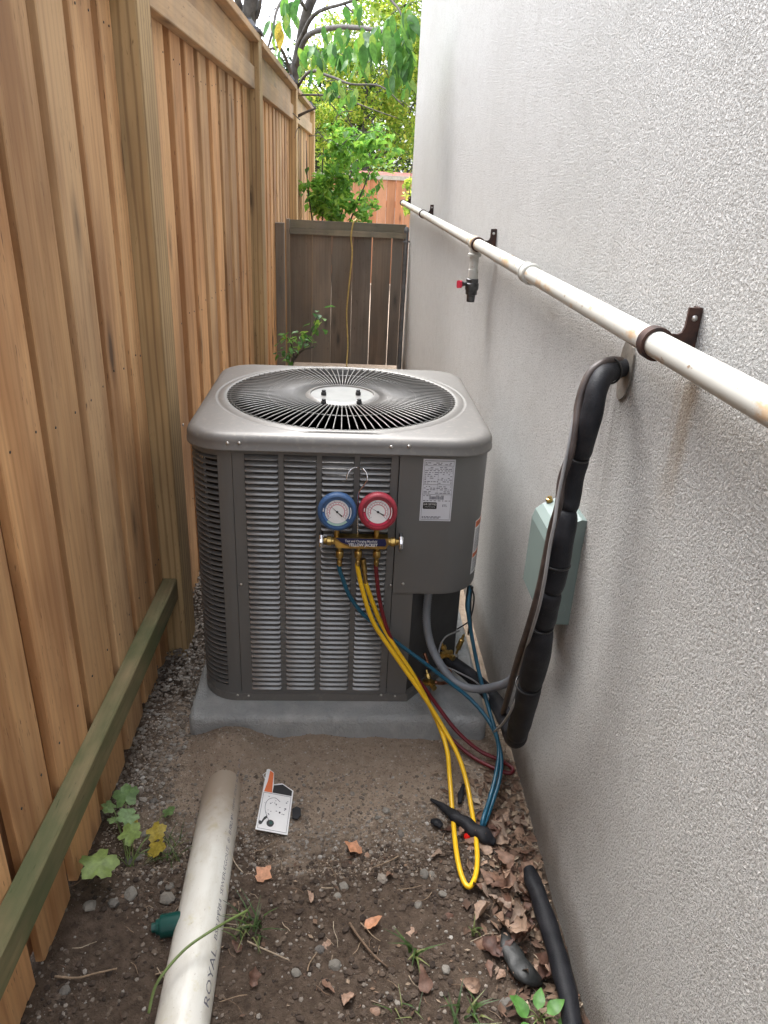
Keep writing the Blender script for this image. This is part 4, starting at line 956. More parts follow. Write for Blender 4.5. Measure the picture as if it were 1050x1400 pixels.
blob([(.42+.12*math.cos(k*.6),.16+.07*math.sin(k*.6)) for k in range(10)],.0017,M_blk); blob([(.44+.05*math.cos(k*.6),.17+.03*math.sin(k*.6)) for k in range(10)],.0022,M_greenpl)
blob([(.06,.14),(.10,.10),(.16,.12),(.22,.20),(.30,.26),(.28,.30),(.20,.26),(.14,.17),(.08,.19)],.0018,M_blk); blob([(.66+.03*math.cos(k*.9),.40+.02*math.sin(k*.9)) for k in range(7)],.0018,M_blk)
m=MB(); n_=MB(); 
for r,z in ((.0,0),): pass
tri=[(-.06,1.10),(.08,1.27),(.10,1.27),(.06,1.05),(.04,1.05)]
m.tube([org+ux*(u*W2)+uy*(v*H2)+nz*.001 for u,v in ((.05,1.02),(-.07,1.13),(.11,1.26),(.05,1.02))],.0014,5); m.build('card_loop',M_white,card)
fl_=G(404,1112,.012); m=MB(); 
m.prismaxis([(-.008,-.018),(.006,-.022),(.016,-.008),(.014,.014),(.002,.020),(-.010,.012)],fl_,(1,0,0),(0,.9,.2),(0,0,.004)); m.build('foam_scrap',M_foam,label='small dark scrap half under the instruction card',cat='scrap')

# ---- green plastic bottle end poking from under the pipe
c=G(234,1264,.016); m=MB(); ax=Vector((-.97,-.15,-.05)); m.lathe([(.0,-.09),(.026,-.09),(.026,.018),(.025,.024),(.018,.026),(.017,.034),(.011,.035),(.011,.044),(0,.045)],c,ax,24); m.build('bottle',M_greenpl,smooth=True,label='dark green plastic bottle end sticking out from under the white pipe',cat='bottle')

# ---- black foam offcuts
def lump(pts,rr,name,label,cat,mat=M_foam,flat=.6,nz_=.35,n=14):
    m=MB(); sp=spline(pts,7); k=len(rr); q=[]
    for i in range(k-1):
        for j in range(7): q.append(rr[i]+(rr[i+1]-rr[i])*j/7)
    q.append(rr[-1]); m.tube(sp,q,n)
    v2=[]
    for i,v in enumerate(m.v):
        c=sp[min(i//n,len(sp)-1)]; o=Vector(v)-c; o*=1+nz_*noise.noise(Vector(v)*38); o.z*=flat; v2.append(tuple(c+o))
    m.v=v2; return m.build(name,mat,smooth='all',label=label,cat=cat)
lump([G(589,1093,.012),G(603,1101,.014),G(622,1116,.018),G(645,1132,.02),G(662,1144,.02),G(676,1152,.014)],[.004,.009,.017,.021,.023,.013],'foam_offcut','torn black foam offcut lying behind the yellow hose loop','foam scrap',flat=.8)
lump([G(634,1072,.02),G(630,1086,.02),G(628,1098,.015)],[.004,.009,.006],'foam_offcut','small upright black foam shred behind the yellow hose','foam scrap')
lump([G(590,1122,.01),G(597,1124,.014),G(604,1130,.01)],[.007,.014,.008],'foam_offcut','small crumpled black scrap left of the yellow hose loop','foam scrap',nz_=.6)
lump([G(689,1268,.012),G(694,1290,.016),G(706,1312,.022),G(722,1332,.022),G(740,1342,.014)],[.004,.017,.027,.027,.010],'rubber_offcut','glossy black curved rubber offcut among dry leaves','rubber scrap',mat=simple('black_rubber',(.022,.024,.024),.5,var=.3,vs=20,bump=.0015),flat=.38)
c=G(639,1144,.011); m=MB(); m.lathe([(.0,-.006),(.009,-.005),(.0095,.004),(.006,.008),(0,.009)],c,(-.6,-.5,.6),14); m.build('valve_cap',simple('red_cap_plastic',(.6,.015,.01),.25),smooth=True,label='tiny bright red cap on the soil beside the yellow hose',cat='cap')
wp_=[(722,1188),(728,1203),(738,1230),(750,1265),(761,1300),(770,1335),(777,1370),(783,1405),(790,1450)]
pp=[P(a,b,z=.028) for a,b in wp_]; rw_=[.016,.021,.0225,.0225,.023,.0225,.022,.022,.022]
m=MB(); sp=spline(pp,8); q=[]
for i in range(len(rw_)-1):
    for j in range(8): q.append(rw_[i]+(rw_[i+1]-rw_[i])*j/8)
q.append(rw_[-1]); m.tube(sp,q,18); m.v=[tuple(Vector(v)+Vector((noise.noise(Vector(v)*20),0,noise.noise(Vector(v)*20+Vector((3,3,3)))))*.004) for v in m.v]
m.build('foam_tube',M_foam,smooth='all',label='length of black foam pipe insulation lying along the foot of the stucco wall',cat='foam tube')

# ---- leaf builders
def leafmesh(name,L,W,mat,curl=.2,fold=.25,tip=1.6,n=7,seed=0,lobes=0):
    m=MB(); r_=random.Random(seed); vs=[]; 
    for i in range(n+1):
        t_=i/n; w_=W*.5*math.sin(math.pi*min(1,t_**.8))**.8*(1-.25*t_) if 0<i<n else .0006
        if lobes: w_*=1+.35*math.cos(t_*lobes*2*math.pi)
        z=curl*L*(t_*t_)*(1+.4*r_.uniform(-1,1)*0)+.02*L*math.sin(9*t_+seed); y=t_*L
        vs+=[(-w_,y,z+abs(w_)*fold*(1+.5*r_.uniform(-1,1))),(0,y,z),(w_,y,z+abs(w_)*fold*(1+.5*r_.uniform(-1,1)))]
    fs=[]
    for i in range(n):
        a=i*3; fs+=[(a,a+1,a+4,a+3),(a+1,a+2,a+5,a+4)]
    m.add(vs,fs); return m.mesh(name,mat,smooth='all')
def put(me,name,par,p,eul,s=1,**k):
    o=bpy.data.objects.new(name,me); place(o,par,p); o.rotation_euler=eul; o.scale=(s,s,s); return tag(o,**k)
# ---- dry leaves
dl=[leafmesh('dead_leaf',.066,random.uniform(.034,.05),M_dead,curl=random.uniform(-.3,.7),fold=random.uniform(-.8,1.4),seed=i,n=9,lobes=(i%3)*.8) for i in range(11)]
rl=random.Random(11)
def slab(px,py,s,what):
    sz='large' if s>.8 else 'medium' if s>.55 else 'small'
    col_='left of the white pipe' if px<230 else 'right of the white pipe' if px<360 else 'mid soil' if px<520 else 'below the yellow hose loop' if px<620 else 'at the edge of the leaf pile'
    row='near the pad' if py<1180 else 'in mid distance' if py<1240 else 'level with the green stem' if py<1320 else 'near the bottom edge'
    return '%s %s %s, %s'%(sz,what,col_,row)
def dlab(px,py,s):
    sz='large' if s>.95 else 'medium' if s>.75 else 'small'
    row='at the top of the pile by the teal hose' if py<1150 else 'beside the yellow hose loop' if py<1205 else 'next to the top end of the foam tube' if py<1265 else 'above the rubber offcut' if py<1300 else 'between the rubber offcut and the foam tube'
    return '%s dry brown curled leaf %s'%(sz,row)
def deadleaf(px,py,s,h=.004,lab=None,grp='dry leaves beside the wall',me=None):
    lab=lab or dlab(px,py,s)
    p=G(px,py,h); return put(me or rl.choice(dl),'dead_leaf',None,p,(rl.uniform(-.5,.5),rl.uniform(-.6,.6),rl.uniform(0,6.28)),s,label=lab,cat='leaf',group=grp)
spots=[]
for _ in range(80):
    t_=rl.random(); py=1105+t_*225; xl_=632+ (py-1105)*.22; xr_=706+(py-1105)*.30
    if py>1195: xr_=min(xr_,722+(py-1195)*.26)
    px=rl.uniform(xl_,xr_)
    if rl.random()<.15: px-=25
    spots.append((px,py,rl.uniform(.42,1.05)))
spots.sort(key=lambda q:q[1])
for px,py,s in spots: deadleaf(px,py,s,h=rl.uniform(.004,.022))
for px,py,s in ((585,1358,.9),(505,1168,.6),(425,1235,.5),(566,1268,.5),(690,1250,.95),(668,1207,.9),(705,1210,1.0),(452,1285,.5),(530,1190,.45),(600,1160,.6),(620,1250,.8),(648,1285,.7),(680,1330,.7),(655,1355,.7),(520,1385,.6),(470,1375,.6),(440,1340,.6),(345,1350,.6),(330,1300,.5)):
    deadleaf(px,py,s,h=.006,lab=slab(px,py,s,'reddish dry leaf'),grp='scattered dry leaves on the soil')
put(leafmesh('orange_leaf',.052,.046,M_orangeleaf,.05,.15,seed=3,n=8,lobes=2),'orange_leaf',None,G(352,1205,.007),(.1,.1,-.6),1,label='single pale orange dead leaf on dark soil right of the white pipe',cat='leaf')
put(leafmesh('orange_leaf',.055,.04,M_orangeleaf,.15,.3,seed=5,n=8,lobes=2),'orange_leaf',None,G(495,1166,.008),(.2,.1,1.2),1,label='crumpled orange dead leaf on gravelly soil in mid path',cat='leaf')
put(leafmesh('orange_leaf',.05,.035,M_orangeleaf,.15,.4,seed=6,n=8),'orange_leaf',None,G(498,1270,.008),(.2,-.2,-1.2),1,label='torn orange brown dead leaf low in the middle of the soil',cat='leaf')
# ---- pebbles
def plab(px,py,r):
    sz='large' if r>=.014 else 'medium' if r>=.011 else 'small'
    side='left of the white pipe' if px<250 else 'near the foam tube' if px>680 else 'right of the white pipe' if px<500 else 'near the yellow hose loop'
    row='near the pad' if py<1130 else 'beside the lobed weed' if py<1200 and px<250 else 'in the middle distance' if py<1250 else 'near the bottom edge'
    return '%s rough grey pebble %s, %s'%(sz,side,row)
def pebble(rn,seed):
    bm=bmesh.new(); bmesh.ops.create_icosphere(bm,subdivisions=2 if rn else 1,radius=1)
    for v in bm.verts: v.co*=1+.28*noise.noise(v.co*1.3+Vector((seed,0,0))); v.co.z*=.6; v.co.x*=1.2
    me=bpy.data.meshes.new('pebble'); bm.to_mesh(me); bm.free(); me.materials.append(M_stone)
    return me
pm=[pebble(1,i*3.7) for i in range(8)]
rp=random.Random(5)
big=[(178,1177,.014),(190,1172,.010),(205,1164,.009),(178,1222,.016),(229,1228,.018),(232,1212,.011),(155,1235,.014),(123,1238,.015),(198,1140,.010),(210,1095,.011),(88,1355,.012),(470,1212,.013),(462,1225,.009),(523,1201,.014),(580,1195,.012),(605,1222,.010),(437,1298,.011),(458,1320,.013),(405,1330,.010),(528,1108,.011),(548,1140,.010),(516,1118,.008),(590,1195,.008),(482,1085,.008),(572,1237,.010),(690,1170,.012),(640,1345,.012),(692,1372,.014),(610,1325,.010)]
for px,py,r in big:
    p=G(px,py,r*.15); o=put(rp.choice(pm),'pebble',None,p,(rp.uniform(-.3,.3),rp.uniform(-.3,.3),rp.uniform(0,6.28)),r,label=plab(px,py,r),cat='pebble',group='pebbles on the soil')
# ---- twigs
rtw=random.Random(8)
def twig(pts,r,label,group=None,mat=M_twig):
    m=MB(); q=spline([G(a,b,h) for a,b,h in pts],5); m.tube(q,[r*(1-.4*i/len(q)) for i in range(len(q))],6); return m.build('twig',mat,smooth='all',label=label,cat='twig',group=group)
for _ in range(46):
    px=rtw.uniform(95,680); py=rtw.uniform(1140,1395); a=rtw.uniform(0,6.28); l=rtw.uniform(14,42)
    pts=[(px,py,.007)]
    for k in range(3): a+=rtw.uniform(-.6,.6); px+=math.cos(a)*l/3; py+=math.sin(a)*l/3; pts.append((px,py,rtw.uniform(.005,.013)))
    if any(q[0]<85 or q[0]>690 for q in pts) : continue
    twig(pts,rtw.uniform(.0009,.0019),slab(px,py,l/40,'dry twig'),'dry twigs on the soil')
twig([(395,1292,.012),(360,1278,.014),(330,1283,.012),(300,1278,.010)],.0022,'pale straw stem pointing at the white pipe from its right side') if False else None
twig([(338,1287,.012),(362,1298,.014),(396,1313,.010)],.0026,'straight pale stem lying on soil right of the white pipe')
twig([(75,1335,.008),(105,1337,.010),(130,1331,.012),(160,1324,.010)],.003,'forked brown twig lying left of the white pipe')
twig([(478,1262,.010),(490,1280,.012),(510,1305,.010),(530,1322,.008)],.0035,'dark crooked twig in the middle of the soil')
twig([(300,1370,.012),(325,1362,.012),(338,1360,.01)],.0016,'short white straw stuck beside the lower end of the pipe')
# ---- long green stem over the pipe
m=MB(); st=[P(203,1385,z=.055),P(212,1350,z=.085),P(228,1325,z=.100),P(255,1296,z=.105),P(285,1275,z=.104),P(310,1260,z=.092),P(338,1245,z=.07)]
q=spline(st,6); m.tube(q,.0032,8); stem_o=m.build('long_stem',M_greenstem,smooth='all',label='long green weed stem bent across the white pipe',cat='weed stem')
def blades(name,cxpx,cypx,cnt,L,label,spread=.6,mat=M_grass,seed=1,wd=.003,rad=.03):
    m=MB(); r_=random.Random(seed); c=G(cxpx,cypx,0)
    for _ in range(cnt):
        b=c+Vector((r_.uniform(-rad,rad),r_.uniform(-rad,rad),0)); a=r_.uniform(0,6.28); l=L*r_.uniform(.5,1.1); d_=Vector((math.cos(a),math.sin(a),0)); s_=Vector((-d_.y,d_.x,0)); vs=[]
        for i in range(4):
            t_=i/3; p=b+d_*(l*spread*t_*t_)+Vector((0,0,l*t_*(1-.35*t_))); w_=wd*(1-t_)+.0003; vs+=[p-s_*w_,p+s_*w_]
        m.add(vs,[(0,1,3,2),(2,3,5,4),(4,5,7,6)])
    return m.build(name,mat,smooth='all',label=label,cat='weed')
blades('weed',342,1270,26,.06,'tuft of feathery dark weed at the right edge of the white pipe',1.2,seed=2)
blades('grass_tuft',565,1305,9,.07,'small broad-bladed grass tuft in the soil below the yellow loop',1.0,seed=3,wd=.005,rad=.012)
blades('grass_tuft',650,1275,7,.06,'narrow green grass blades beside the dry leaves',.5,seed=4,wd=.004,rad=.012)
blades('grass_tuft',640,1396,20,.045,'bright green grass clump at the bottom edge of the picture',1.3,seed=5,wd=.004,rad=.03)
blades('grass_tuft',555,1390,10,.03,'thin dark grass tuft near the bottom middle',1.5,seed=6,wd=.002,rad=.03)
blades('grass_tuft',235,1165,30,.05,'wispy dark grass tuft left of the white pipe',1.2,seed=9,wd=.0018,rad=.035)
# ---- broad leaf weeds
def lobed(name,L,mat,lob=5,seed=0):
    m=MB(); N=40; c=(0,L*.35,0); vs=[c]; r_=random.Random(seed)
    for k in range(N+1):
        a=-math.pi/2+2*math.pi*k/N; q=(.55+.24*abs(math.cos((a-math.pi/2)*lob/2))**1.0+.05*math.sin(a*13)) * (.82 if abs(a+math.pi/2)<.3 or abs(a-1.5*math.pi)<.3 else 1)
        x=math.cos(a)*q*L*.72; y=L*.35+math.sin(a)*q*L*.72; vs.append((x,y,.07*L*math.sin(a*3+seed)-.10*abs(x)))
    m.add(vs,[(0,k+1,k+2) for k in range(N)]); return m.mesh(name,mat,smooth='all')
iv=[lobed('leaf',.075,M_ivy,seed=i) for i in range(3)]; ivy=lobed('leaf',.062,M_leafyel,seed=7)
def weedplant(label,leaves,base,cat='weed',name='weed'):
    b=G(*base,0); th=thing(name,b,label,cat)
    for i,(px,py,h,s,rz,me,lab) in enumerate(leaves):
        p=G(px,py,h); o=put(me,'leaf',th,p,(rl.uniform(.05,.45),rl.uniform(-.25,.25),rz),s)
        if lab: o['label']=lab
        m=MB(); m.tube(spline([b+Vector((rl.uniform(-.01,.01),0,.0)),b.lerp(p,.5)+Vector((0,0,.015)),p],4),.0013,5); m.build('stem',M_greenstem,th,smooth='all')
    return th
weedplant('pale green lobed-leaf weed with two yellow leaves beside the green timber',[(148,1170,.07,1.15,2.6,iv[0],None),(170,1148,.06,.75,-.6,iv[1],None),(184,1112,.05,.75,2.2,iv[2],None),(172,1098,.05,.85,.2,iv[0],None),(155,1105,.04,.5,1.5,iv[1],None),(206,1160,.03,.8,-1.7,ivy,'yellow green lobed leaf'),(205,1142,.04,.8,-1.0,ivy,'yellow lobed leaf'),(186,1132,.03,.5,.9,ivy,'yellow lobed leaf'),(225,1112,.02,.45,-1.2,iv[2],None),(158,1118,.03,.4,2.9,iv[1],None)],(178,1185))
rg=leafmesh('leaf',.042,.030,simple('bright_green_leaf',(.10,.26,.05),.45,var=.25,vs=60),.15,.3,1.2,7,seed=4)
weedplant('bright green broad-leaf seedling cluster at the bottom beside the foam tube',[(720,1392,.03,1.1,.4,rg,None),(735,1380,.04,1.0,-.4,rg,None),(748,1385,.04,1.1,-1.2,rg,None),(762,1395,.03,1.0,-2,rg,None),(715,1378,.03,.9,1.1,rg,None),(745,1400,.03,1.1,3,rg,None),(728,1402,.04,1.1,2.2,rg,None)],(738,1398))
# ---- gravel, grit and litter (uncountable)
ICO=None
def scatter(name,mat,n,fn,rmin,rmax,seed,kind='stuff',flat=.65,sub=1,powr=2.2):
    r_=random.Random(seed); bm=bmesh.new(); bmesh.ops.create_icosphere(bm,subdivisions=1,radius=1); base=[v.co.copy() for v in bm.verts]; bf=[tuple(v.index for v in f.verts) for f in bm.faces]; bm.free()
    if sub==0:
        base=[Vector(q) for q in ((1,0,0),(-.5,.87,0),(-.5,-.87,0),(0,.1,1),(0,0,-.6))]; bf=[(0,1,3),(1,2,3),(2,0,3),(1,0,4),(2,1,4),(0,2,4)]
    vs=[];fs=[]
    for _ in range(n):
        q=fn(r_)
        if q is None: continue
        x,y=q; r=rmin+(rmax-rmin)*r_.random()**powr; a=r_.uniform(0,6.28); ca,sa=math.cos(a),math.sin(a); z=gh(x,y)+r*.2; b0=len(vs); sx=r_.uniform(.8,1.4)
        for v in base:
            j=r_.uniform(.78,1.2); X,Y,Z=v.x*r*j*sx,v.y*r*j,v.z*r*j*flat; vs.append((x+X*ca-Y*sa,y+X*sa+Y*ca,z+Z))
        fs+=[tuple(i+b0 for i in f) for f in bf]
    m=MB(); m.v=vs; m.f=fs; m.m=[0]*len(fs); return m.build(name,mat,kind=kind)
def inscene(x,y): return FX(y)-.03<x<.563 and not (-.46<x<.49 and y>1.845)
def f_dark(r):
    x=r.uniform(-.7,.56); y=.6+(r.random())*1.1
    if not inscene(x,y): return None
    dn=noise.noise(Vector((x*4,y*4,7)))
    if r.random()>.5+dn*.9+ (.35 if y>1.25 else 0): return None
    return x,y
def f_sand(r):
    y=r.uniform(1.35,1.95); x=r.uniform(-.62,.56)
    if not inscene(x,y) : return None
    if noise.noise(Vector((x*5,y*5,1)))<-.1 and y<1.5: return None
    return x,y
def f_side(r):
    y=r.uniform(1.55,2.9); x=r.uniform(-.66,-.455); return (x,y)
def f_band(r):
    x=r.uniform(-.5,.5); y=r.gauss(1.47,.07); return (x,y) if inscene(x,y) else None
scatter('gravel',M_gravel,9000,f_dark,.0009,.0060,1,powr=3.6)['label']='fine mixed gravel scattered over the dark soil'
scatter('sand_grit',M_sandg,26000,f_sand,.0008,.0048,2,sub=0,powr=3)
scatter('gravel',M_gravel,4200,f_side,.0015,.0085,3)
scatter('gravel',M_gravel,2600,f_band,.0012,.006,4)
def f_soil(r):
    q=f_dark(r)
    return q if q and q[1]<1.43+.06*noise.noise(Vector((q[0]*6,0,3))) else None
scatter('soil_crumbs',M_clod,12000,f_soil,.0012,.009,5,powr=3.0)
def litter(name,n,seed,reg,mat=M_litter,smin=.004,smax=.014):
    r_=random.Random(seed); m=MB()
    for _ in range(n):
        q=reg(r_)
        if q is None: continue
        x,y=q; z=gh(x,y)+r_.uniform(.002,.010); s=r_.uniform(smin,smax); M=Matrix.Rotation(r_.uniform(0,6.28),3,'Z')@Matrix.Rotation(r_.uniform(-.6,.6),3,'X')
        w_=r_.uniform(.15,.7)*s; P4=[M@Vector(v)+Vector((x,y,z)) for v in ((-s,0,0),(0,-w_,s*.15),(s,0,.0),(0,w_,s*.2))]; m.add(P4,[(0,1,2),(0,2,3)])
    return m.build(name,mat,kind='stuff')
litter('leaf_litter',700,21,f_soil,smin=.003,smax=.009)
def f_wall(r):
    y=r.uniform(.9,1.75); x=.56-abs(r.gauss(0,.08)); return x,y
litter('leaf_litter',900,22,f_wall,smax=.020)
def f_fib(r):
    return f_dark(r)
r_=random.Random(33); m=MB()
for _ in range(420):
    q=f_dark(r_)
    if q is None: continue
    x,y=q; a=r_.uniform(0,6.28); l=r_.uniform(.01,.035); z=gh(x,y)+.005; k_=r_.uniform(-.4,.4)
    m.tube([(x,y,z),(x+math.cos(a)*l*.5,y+math.sin(a)*l*.5,z+r_.uniform(0,.006)),(x+math.cos(a+k_)*l,y+math.sin(a+k_)*l,z)],r_.uniform(.0004,.0009),4)
m.build('straw_bits',M_litter,kind='stuff')

# ================================================================== VEGETATION BEYOND
def tree_mesh_limbs(limbs,r0):
    m=MB()
    for pts,ra,rb in limbs:
        q=spline(pts,5); m.tube(q,[ra+(rb-ra)*i/(len(q)-1) for i in range(len(q))],8)
    return m
def leafcloud(m,clumps,per,rc,ls,seed,droop=.3):
    r_=random.Random(seed)
    for c in clumps:
        rr_=rc*r_.uniform(.5,1.3)
        for _ in range(int(per*r_.uniform(.5,1.3))):
            v=Vector((r_.gauss(0,1),r_.gauss(0,1),r_.gauss(0,.75)))*rr_*.55; p=c+v; s=ls*r_.uniform(.6,1.3)
            M=Matrix.Rotation(r_.uniform(0,6.28),3,'Z')@Matrix.Rotation(r_.uniform(-1.1,.6),3,'X')@Matrix.Rotation(r_.uniform(-.7,.7),3,'Y')
            q=[M@Vector(a)+p for a in ((0,-s*.5,0),(s*.32,0,s*.10),(0,s*.6,-s*droop*.4),(-s*.32,0,s*.10))]
            m.add(q,[(0,1,2),(0,2,3)])
# dark evergreens at the back
def rv(r_,a,b): return r_.uniform(a,b)
for (x,y,z,rx,rz,lab,sd_) in ((-.6,25.0,3.1,2.2,2.0,'dark green evergreen behind the yellow-green tree on the left',1),(2.3,24.5,3.7,2.6,3.8,'dark tall evergreen behind the yellow-green tree on the right',2)):
    r_=random.Random(sd_); tr=thing('evergreen_tree',(x,y,0),lab,'tree')
    m=tree_mesh_limbs([([(x,y,-.1),(x+.05,y,z*.5),(x,y,z+rz*.8)],.16,.03)]+[([(x,y,z*.4+i*.25),(x+math.cos(i*2.1)*rx*.4,y+math.sin(i*2.1)*.4,z*.5+i*.3),(x+math.cos(i*2.1)*rx*.85,y+math.sin(i*2.1)*.8,z*.6+i*.33)],.05,.01) for i in range(9)],1); m.build('trunk',M_bark,tr,smooth='all')
    cl=[]
    for _ in range(230):
        v=Vector((r_.gauss(0,1),r_.gauss(0,1),r_.gauss(0,1))).normalized()*(r_.random()**.4); cl.append(Vector((x+v.x*rx,y+v.y*1.2,z+v.z*rz)))
    m=MB(); leafcloud(m,cl,55,.42,.15,sd_); m.build('crown',M_dg,tr,kind='stuff')
# yellow-green trees
YG=[(.38,17.3,3.3,1.43,2.15,'yellow-green small-leaved tree filling the gap above the orange fence',4,430),(1.9,18.0,4.1,1.5,3.0,'taller yellowish tree close to the house corner',5,430),(-.68,18.4,2.55,.83,1.1,'low yellow-green bush tree just right of the fence end',6,110)]
for x,y,z,rx,rz,lab,sd_,nc in YG:
    r_=random.Random(sd_); tr=thing('leafy_tree',(x,y,0),lab,'tree')
    limbs=[([(x,y,-.1),(x+.08,y+.05,z*.35),(x-.05,y,z*.7),(x,y,z)],.10,.03)]
    tips=[]
    for i in range(16):
        a=i*2.4; h=z*.35+ (i/16)*z*.7; e=Vector((x+math.cos(a)*rx*.9,y+math.sin(a)*.9,h+rz*.45)); limbs.append(([(x,y,h),(x+math.cos(a)*rx*.35,y+math.sin(a)*.3,h+rz*.12),tuple(e)],.028,.006)); tips.append(e)
        for k in range(3):
            b=Vector((x,y,h)).lerp(e,.4+.2*k); e2=b+Vector((r_.uniform(-.4,.4),r_.uniform(-.4,.4),r_.uniform(0,.5))); limbs.append(([tuple(b),tuple(b.lerp(e2,.5)+Vector((0,0,.05))),tuple(e2)],.009,.003))
    tree_mesh_limbs(limbs,1).build('trunk',M_bark,tr,smooth='all')
    cl=[]
    for _ in range(nc):
        v=Vector((r_.gauss(0,1),r_.gauss(0,1),r_.gauss(0,1))).normalized()*(r_.random()**.45)
        q=Vector((x+v.x*rx,y+v.y*.95,z+v.z*rz))
        if q.z<1.75 and q.y<16: continue
        if noise.noise(q*1.15+Vector((sd_,0,0)))>-.22: cl.append(q)
    m=MB(); leafcloud(m,cl,38,.25,.088,sd_); m.build('crown',M_yg,tr,kind='stuff')
# shrub behind the gate
r_=random.Random(14); sx,sy=-.30,8.3; sh=thing('shrub',(sx,sy,0),'bright green leafy shrub growing against the fence just behind the gate','shrub')
limbs=[([(sx,sy,-.1),(sx+.05*i,sy+.05*i,.8),(sx+.14*i-.1,sy+.1*(i%3),1.5+.1*(i%2)),(sx+.17*i-.12,sy+.12*(i%3),1.95-.05*i)],.014,.004) for i in range(5)]
tree_mesh_limbs(limbs,1).build('stem',M_bark,sh,smooth='all')
cl=[]
for px,py,n in ((440,255,13),(440,285,12),(465,270,13),(470,240,10),(485,215,11),(500,225,8),(455,205,9),(505,200,7),(520,180,5),(455,180,7),(480,190,8),(488,275,8),(490,290,6),(430,275,8),(505,250,3),(522,292,1),(545,205,2),(428,255,6),(470,292,8),(450,235,7)):
    for _ in range(n): c=P(px+r_.gauss(0,8),py+r_.gauss(0,8),y=sy+r_.uniform(-.35,.45)); cl.append(c)
m=MB(); leafcloud(m,cl,13,.075,.085,3,droop=.5); m.build('foliage',M_mg,sh,kind='stuff')
r_=random.Random(15); cl=[P(560+r_.gauss(0,3),265+r_.uniform(-25,25),y=10.2+r_.uniform(-.2,.2)) for _ in range(16)]
hv=thing('hanging_vine',P(566,238,y=10.2),'thin yellow-green vine hanging beside the house corner','vine'); m=MB(); m.tube([P(563,225,y=10.2),P(560,260,y=10.2),P(559,292,y=10.2)],.006,5); m.build('stem',M_bark,hv); m=MB(); leafcloud(m,cl,9,.06,.07,4,.7); m.build('foliage',M_yg,hv,kind='stuff')
# small plant between the unit and the gate
pb=Vector((-.40,4.55,.0)); pl=thing('sapling',pb,'small leafy sapling with a dark bent stem between the air conditioner and the gate','sapling')
m=tree_mesh_limbs([([tuple(pb),tuple(P(398,505,y=4.55)),tuple(P(405,488,y=4.55)),tuple(P(414,479,y=4.5)),tuple(P(429,474,y=4.5))],.011,.005),([tuple(P(403,492,y=4.55)),tuple(P(398,470,y=4.55)),tuple(P(392,462,y=4.55))],.006,.003),([tuple(P(414,479,y=4.5)),tuple(P(424,458,y=4.5)),tuple(P(434,432,y=4.5))],.005,.0025)],1); m.build('stem',M_bark,pl,smooth='all')
r_=random.Random(17); lm_=leafmesh('leaf',.065,.038,M_leafbig,-.15,.3,seed=2)
for px,py,n,s in ((436,430,5,.9),(430,445,6,.9),(437,450,4,1.0),(420,455,7,.8),(408,462,6,.8),(395,462,6,.75),(384,462,5,.7),(388,478,8,.7),(400,478,7,.7),(392,490,8,.7),(412,470,5,.8),(425,470,4,.8)):
    for _ in range(n):
        put(lm_,'leaf',pl,P(px+r_.gauss(0,5),py+r_.gauss(0,4.5),y=4.52+r_.uniform(-.08,.08)),(r_.uniform(-.9,.2),r_.uniform(-.5,.5),r_.uniform(0,6.28)),s*r_.uniform(.8,1.35))
# big-leaved tree overhanging the fence
T=lambda a,b,y:tuple(P(a,b,y=y))
bt=thing('overhanging_tree',(-1.5,7.9,0),'dark-trunked tree behind the fence with large drooping green leaves overhead','tree')
limbs=[([(-1.35,8.2,-.1),(-1.0,8.1,1.2),T(384,215,7.9),T(392,150,7.8),T(408,75,7.7),T(420,15,7.6),T(445,-40,7.5),T(470,-120,7.4)],.062,.034),
 ([T(405,90,7.7),T(420,50,7.4),T(455,38,6.8),T(490,38,6.2),T(530,45,5.6),T(560,62,5.2)],.026,.009),
 ([T(400,105,7.7),T(385,68,7.4),T(373,66,7.2),T(355,72,7)],.016,.008),
 ([T(392,150,7.8),T(420,100,7.0),T(450,104,6.6),T(480,115,6.3),T(520,118,6.0),T(552,145,5.8)],.014,.004),
 ([T(396,130,7.8),T(440,130,7.4),T(470,135,7.1),T(510,150,6.8),T(545,162,6.6)],.010,.003),
 ([T(388,180,7.8),T(398,165,7.7),T(415,155,7.6),T(432,148,7.5)],.022,.008),
 ([T(420,15,7.6),T(400,-10,7.2),T(380,10,6.8),T(372,45,6.6),T(362,80,6.5)],.016,.008),
 ([T(408,60,7.6),T(430,20,7.2),T(470,5,6.8),T(520,-10,6.5)],.020,.008),
 ([T(470,5,6.8),T(490,25,6.7),T(503,45,6.6)],.008,.003),([T(510,-40,5.5),T(535,0,5.3),T(545,12,5.2),T(552,30,5.1)],.010,.004),([T(552,30,5.1),T(560,60,5.0),T(566,95,5.0)],.006,.002),
 ([T(450,60,6.7),T(470,75,6.5),T(500,70,6.2)],.005,.002),([T(395,40,7.2),T(398,18,7.0),T(415,0,7)],.008,.004)]
r_=random.Random(20)
for k in range(34):
    a=r_.uniform(395,560); b=r_.uniform(0,200); a2=a+r_.uniform(-30,40); b2=b+r_.uniform(-20,25); yy=r_.uniform(6.8,8.0); limbs.append(([T(a,b,yy),T((a+a2)/2,(b+b2)/2-5,yy),T(a2,b2,yy-.1)],.004,.0015))
tree_mesh_limbs(limbs,1).build('trunk',M_bark,bt,smooth='all')
t2=thing('bare_tree',(-2.2,10,0),'grey-barked tree at far left rising behind the fence top','tree')
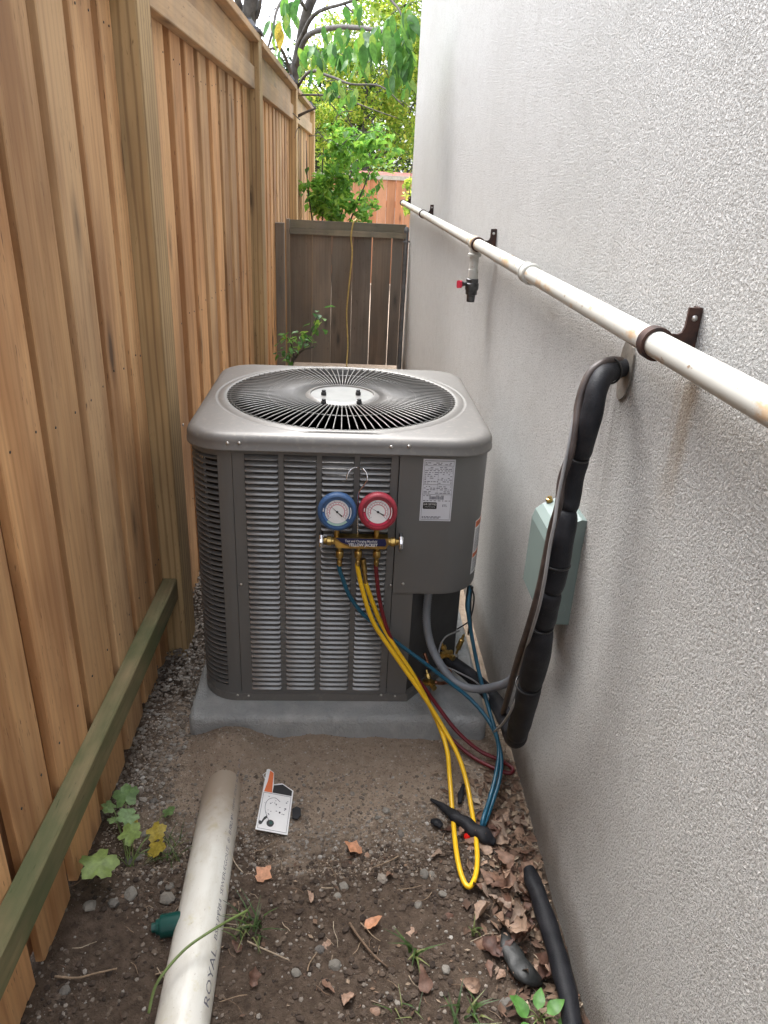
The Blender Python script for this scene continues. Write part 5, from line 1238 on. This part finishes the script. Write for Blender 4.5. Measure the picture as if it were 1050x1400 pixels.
lim=[([(-2.2,10,-.1),(-2.0,10,1.5),T(334,75,9.6),T(338,40,9.5),T(343,5,9.4),T(350,-60,9.3)],.11,.07),([T(335,60,9.6),T(330,20,9.5),T(322,-10,9.4)],.06,.03),([T(340,30,9.5),T(352,20,9.4),T(358,-10,9.3)],.03,.015)]
for k in range(40):
    a=r_.uniform(325,430); b=r_.uniform(-10,120); lim.append(([T(a,b,9.4),T(a+r_.uniform(-10,14),b-r_.uniform(8,20),9.4),T(a+r_.uniform(-14,20),b-r_.uniform(22,40),9.3)],.005,.002))
tree_mesh_limbs(lim,1).build('trunk',M_bark,t2,smooth='all')
lbs=[leafmesh('leaf',.155,.075,M_leafbig,-.18,.22,seed=i,n=6) for i in range(4)]; lby=leafmesh('leaf',.14,.06,M_leafyel,-.1,.3,seed=8,n=6)
for px,py,n,yy,s,sx_,sy_ in ((388,15,9,6.5,.95,9,12),(378,35,6,6.5,.9,7,10),(398,8,7,6.3,.9,8,7),(418,78,9,5.9,.85,9,9),(432,88,8,5.8,.8,9,9),(445,70,9,5.8,.85,10,10),(462,62,14,5.5,.85,12,12),(478,75,12,5.3,.85,12,11),(500,55,14,5.1,.9,12,10),(520,55,15,5.0,1.0,12,14),(540,65,16,4.9,1.0,11,14),(556,45,12,4.9,1.0,9,14),(548,90,12,4.9,.95,11,10),(560,85,8,4.9,.9,7,12),(530,30,7,5.2,1.0,13,7),(495,88,8,5.5,.8,10,8),(465,122,10,6.0,.8,11,8),(480,132,8,6.0,.8,10,7),(455,128,7,6.0,.8,8,8),(535,110,8,5.2,.8,12,8),(380,75,5,6.8,.7,10,12),(372,95,5,6.8,.7,8,10),(568,20,6,4.9,1,5,12),(500,10,5,6.0,.9,18,6),(560,118,5,5.2,.8,7,9)):
    for _ in range(int(n*1.18)):
        down=r_.uniform(-1.75,-.55); put(r_.choice(lbs),'leaf',bt,P(min(px+r_.gauss(0,sx_*.75),559),py-6+r_.gauss(0,sy_*.75),y=yy+r_.uniform(-.3,.3)),(down,r_.uniform(-.5,.5),r_.uniform(0,6.28)),s*r_.uniform(.6,1.0))
for q in ((383,38),(386,48)): put(lby,'leaf',bt,P(q[0],q[1]-8,y=6.2),(-1.5,.2,.4),1,label='single yellow leaf among the green ones')
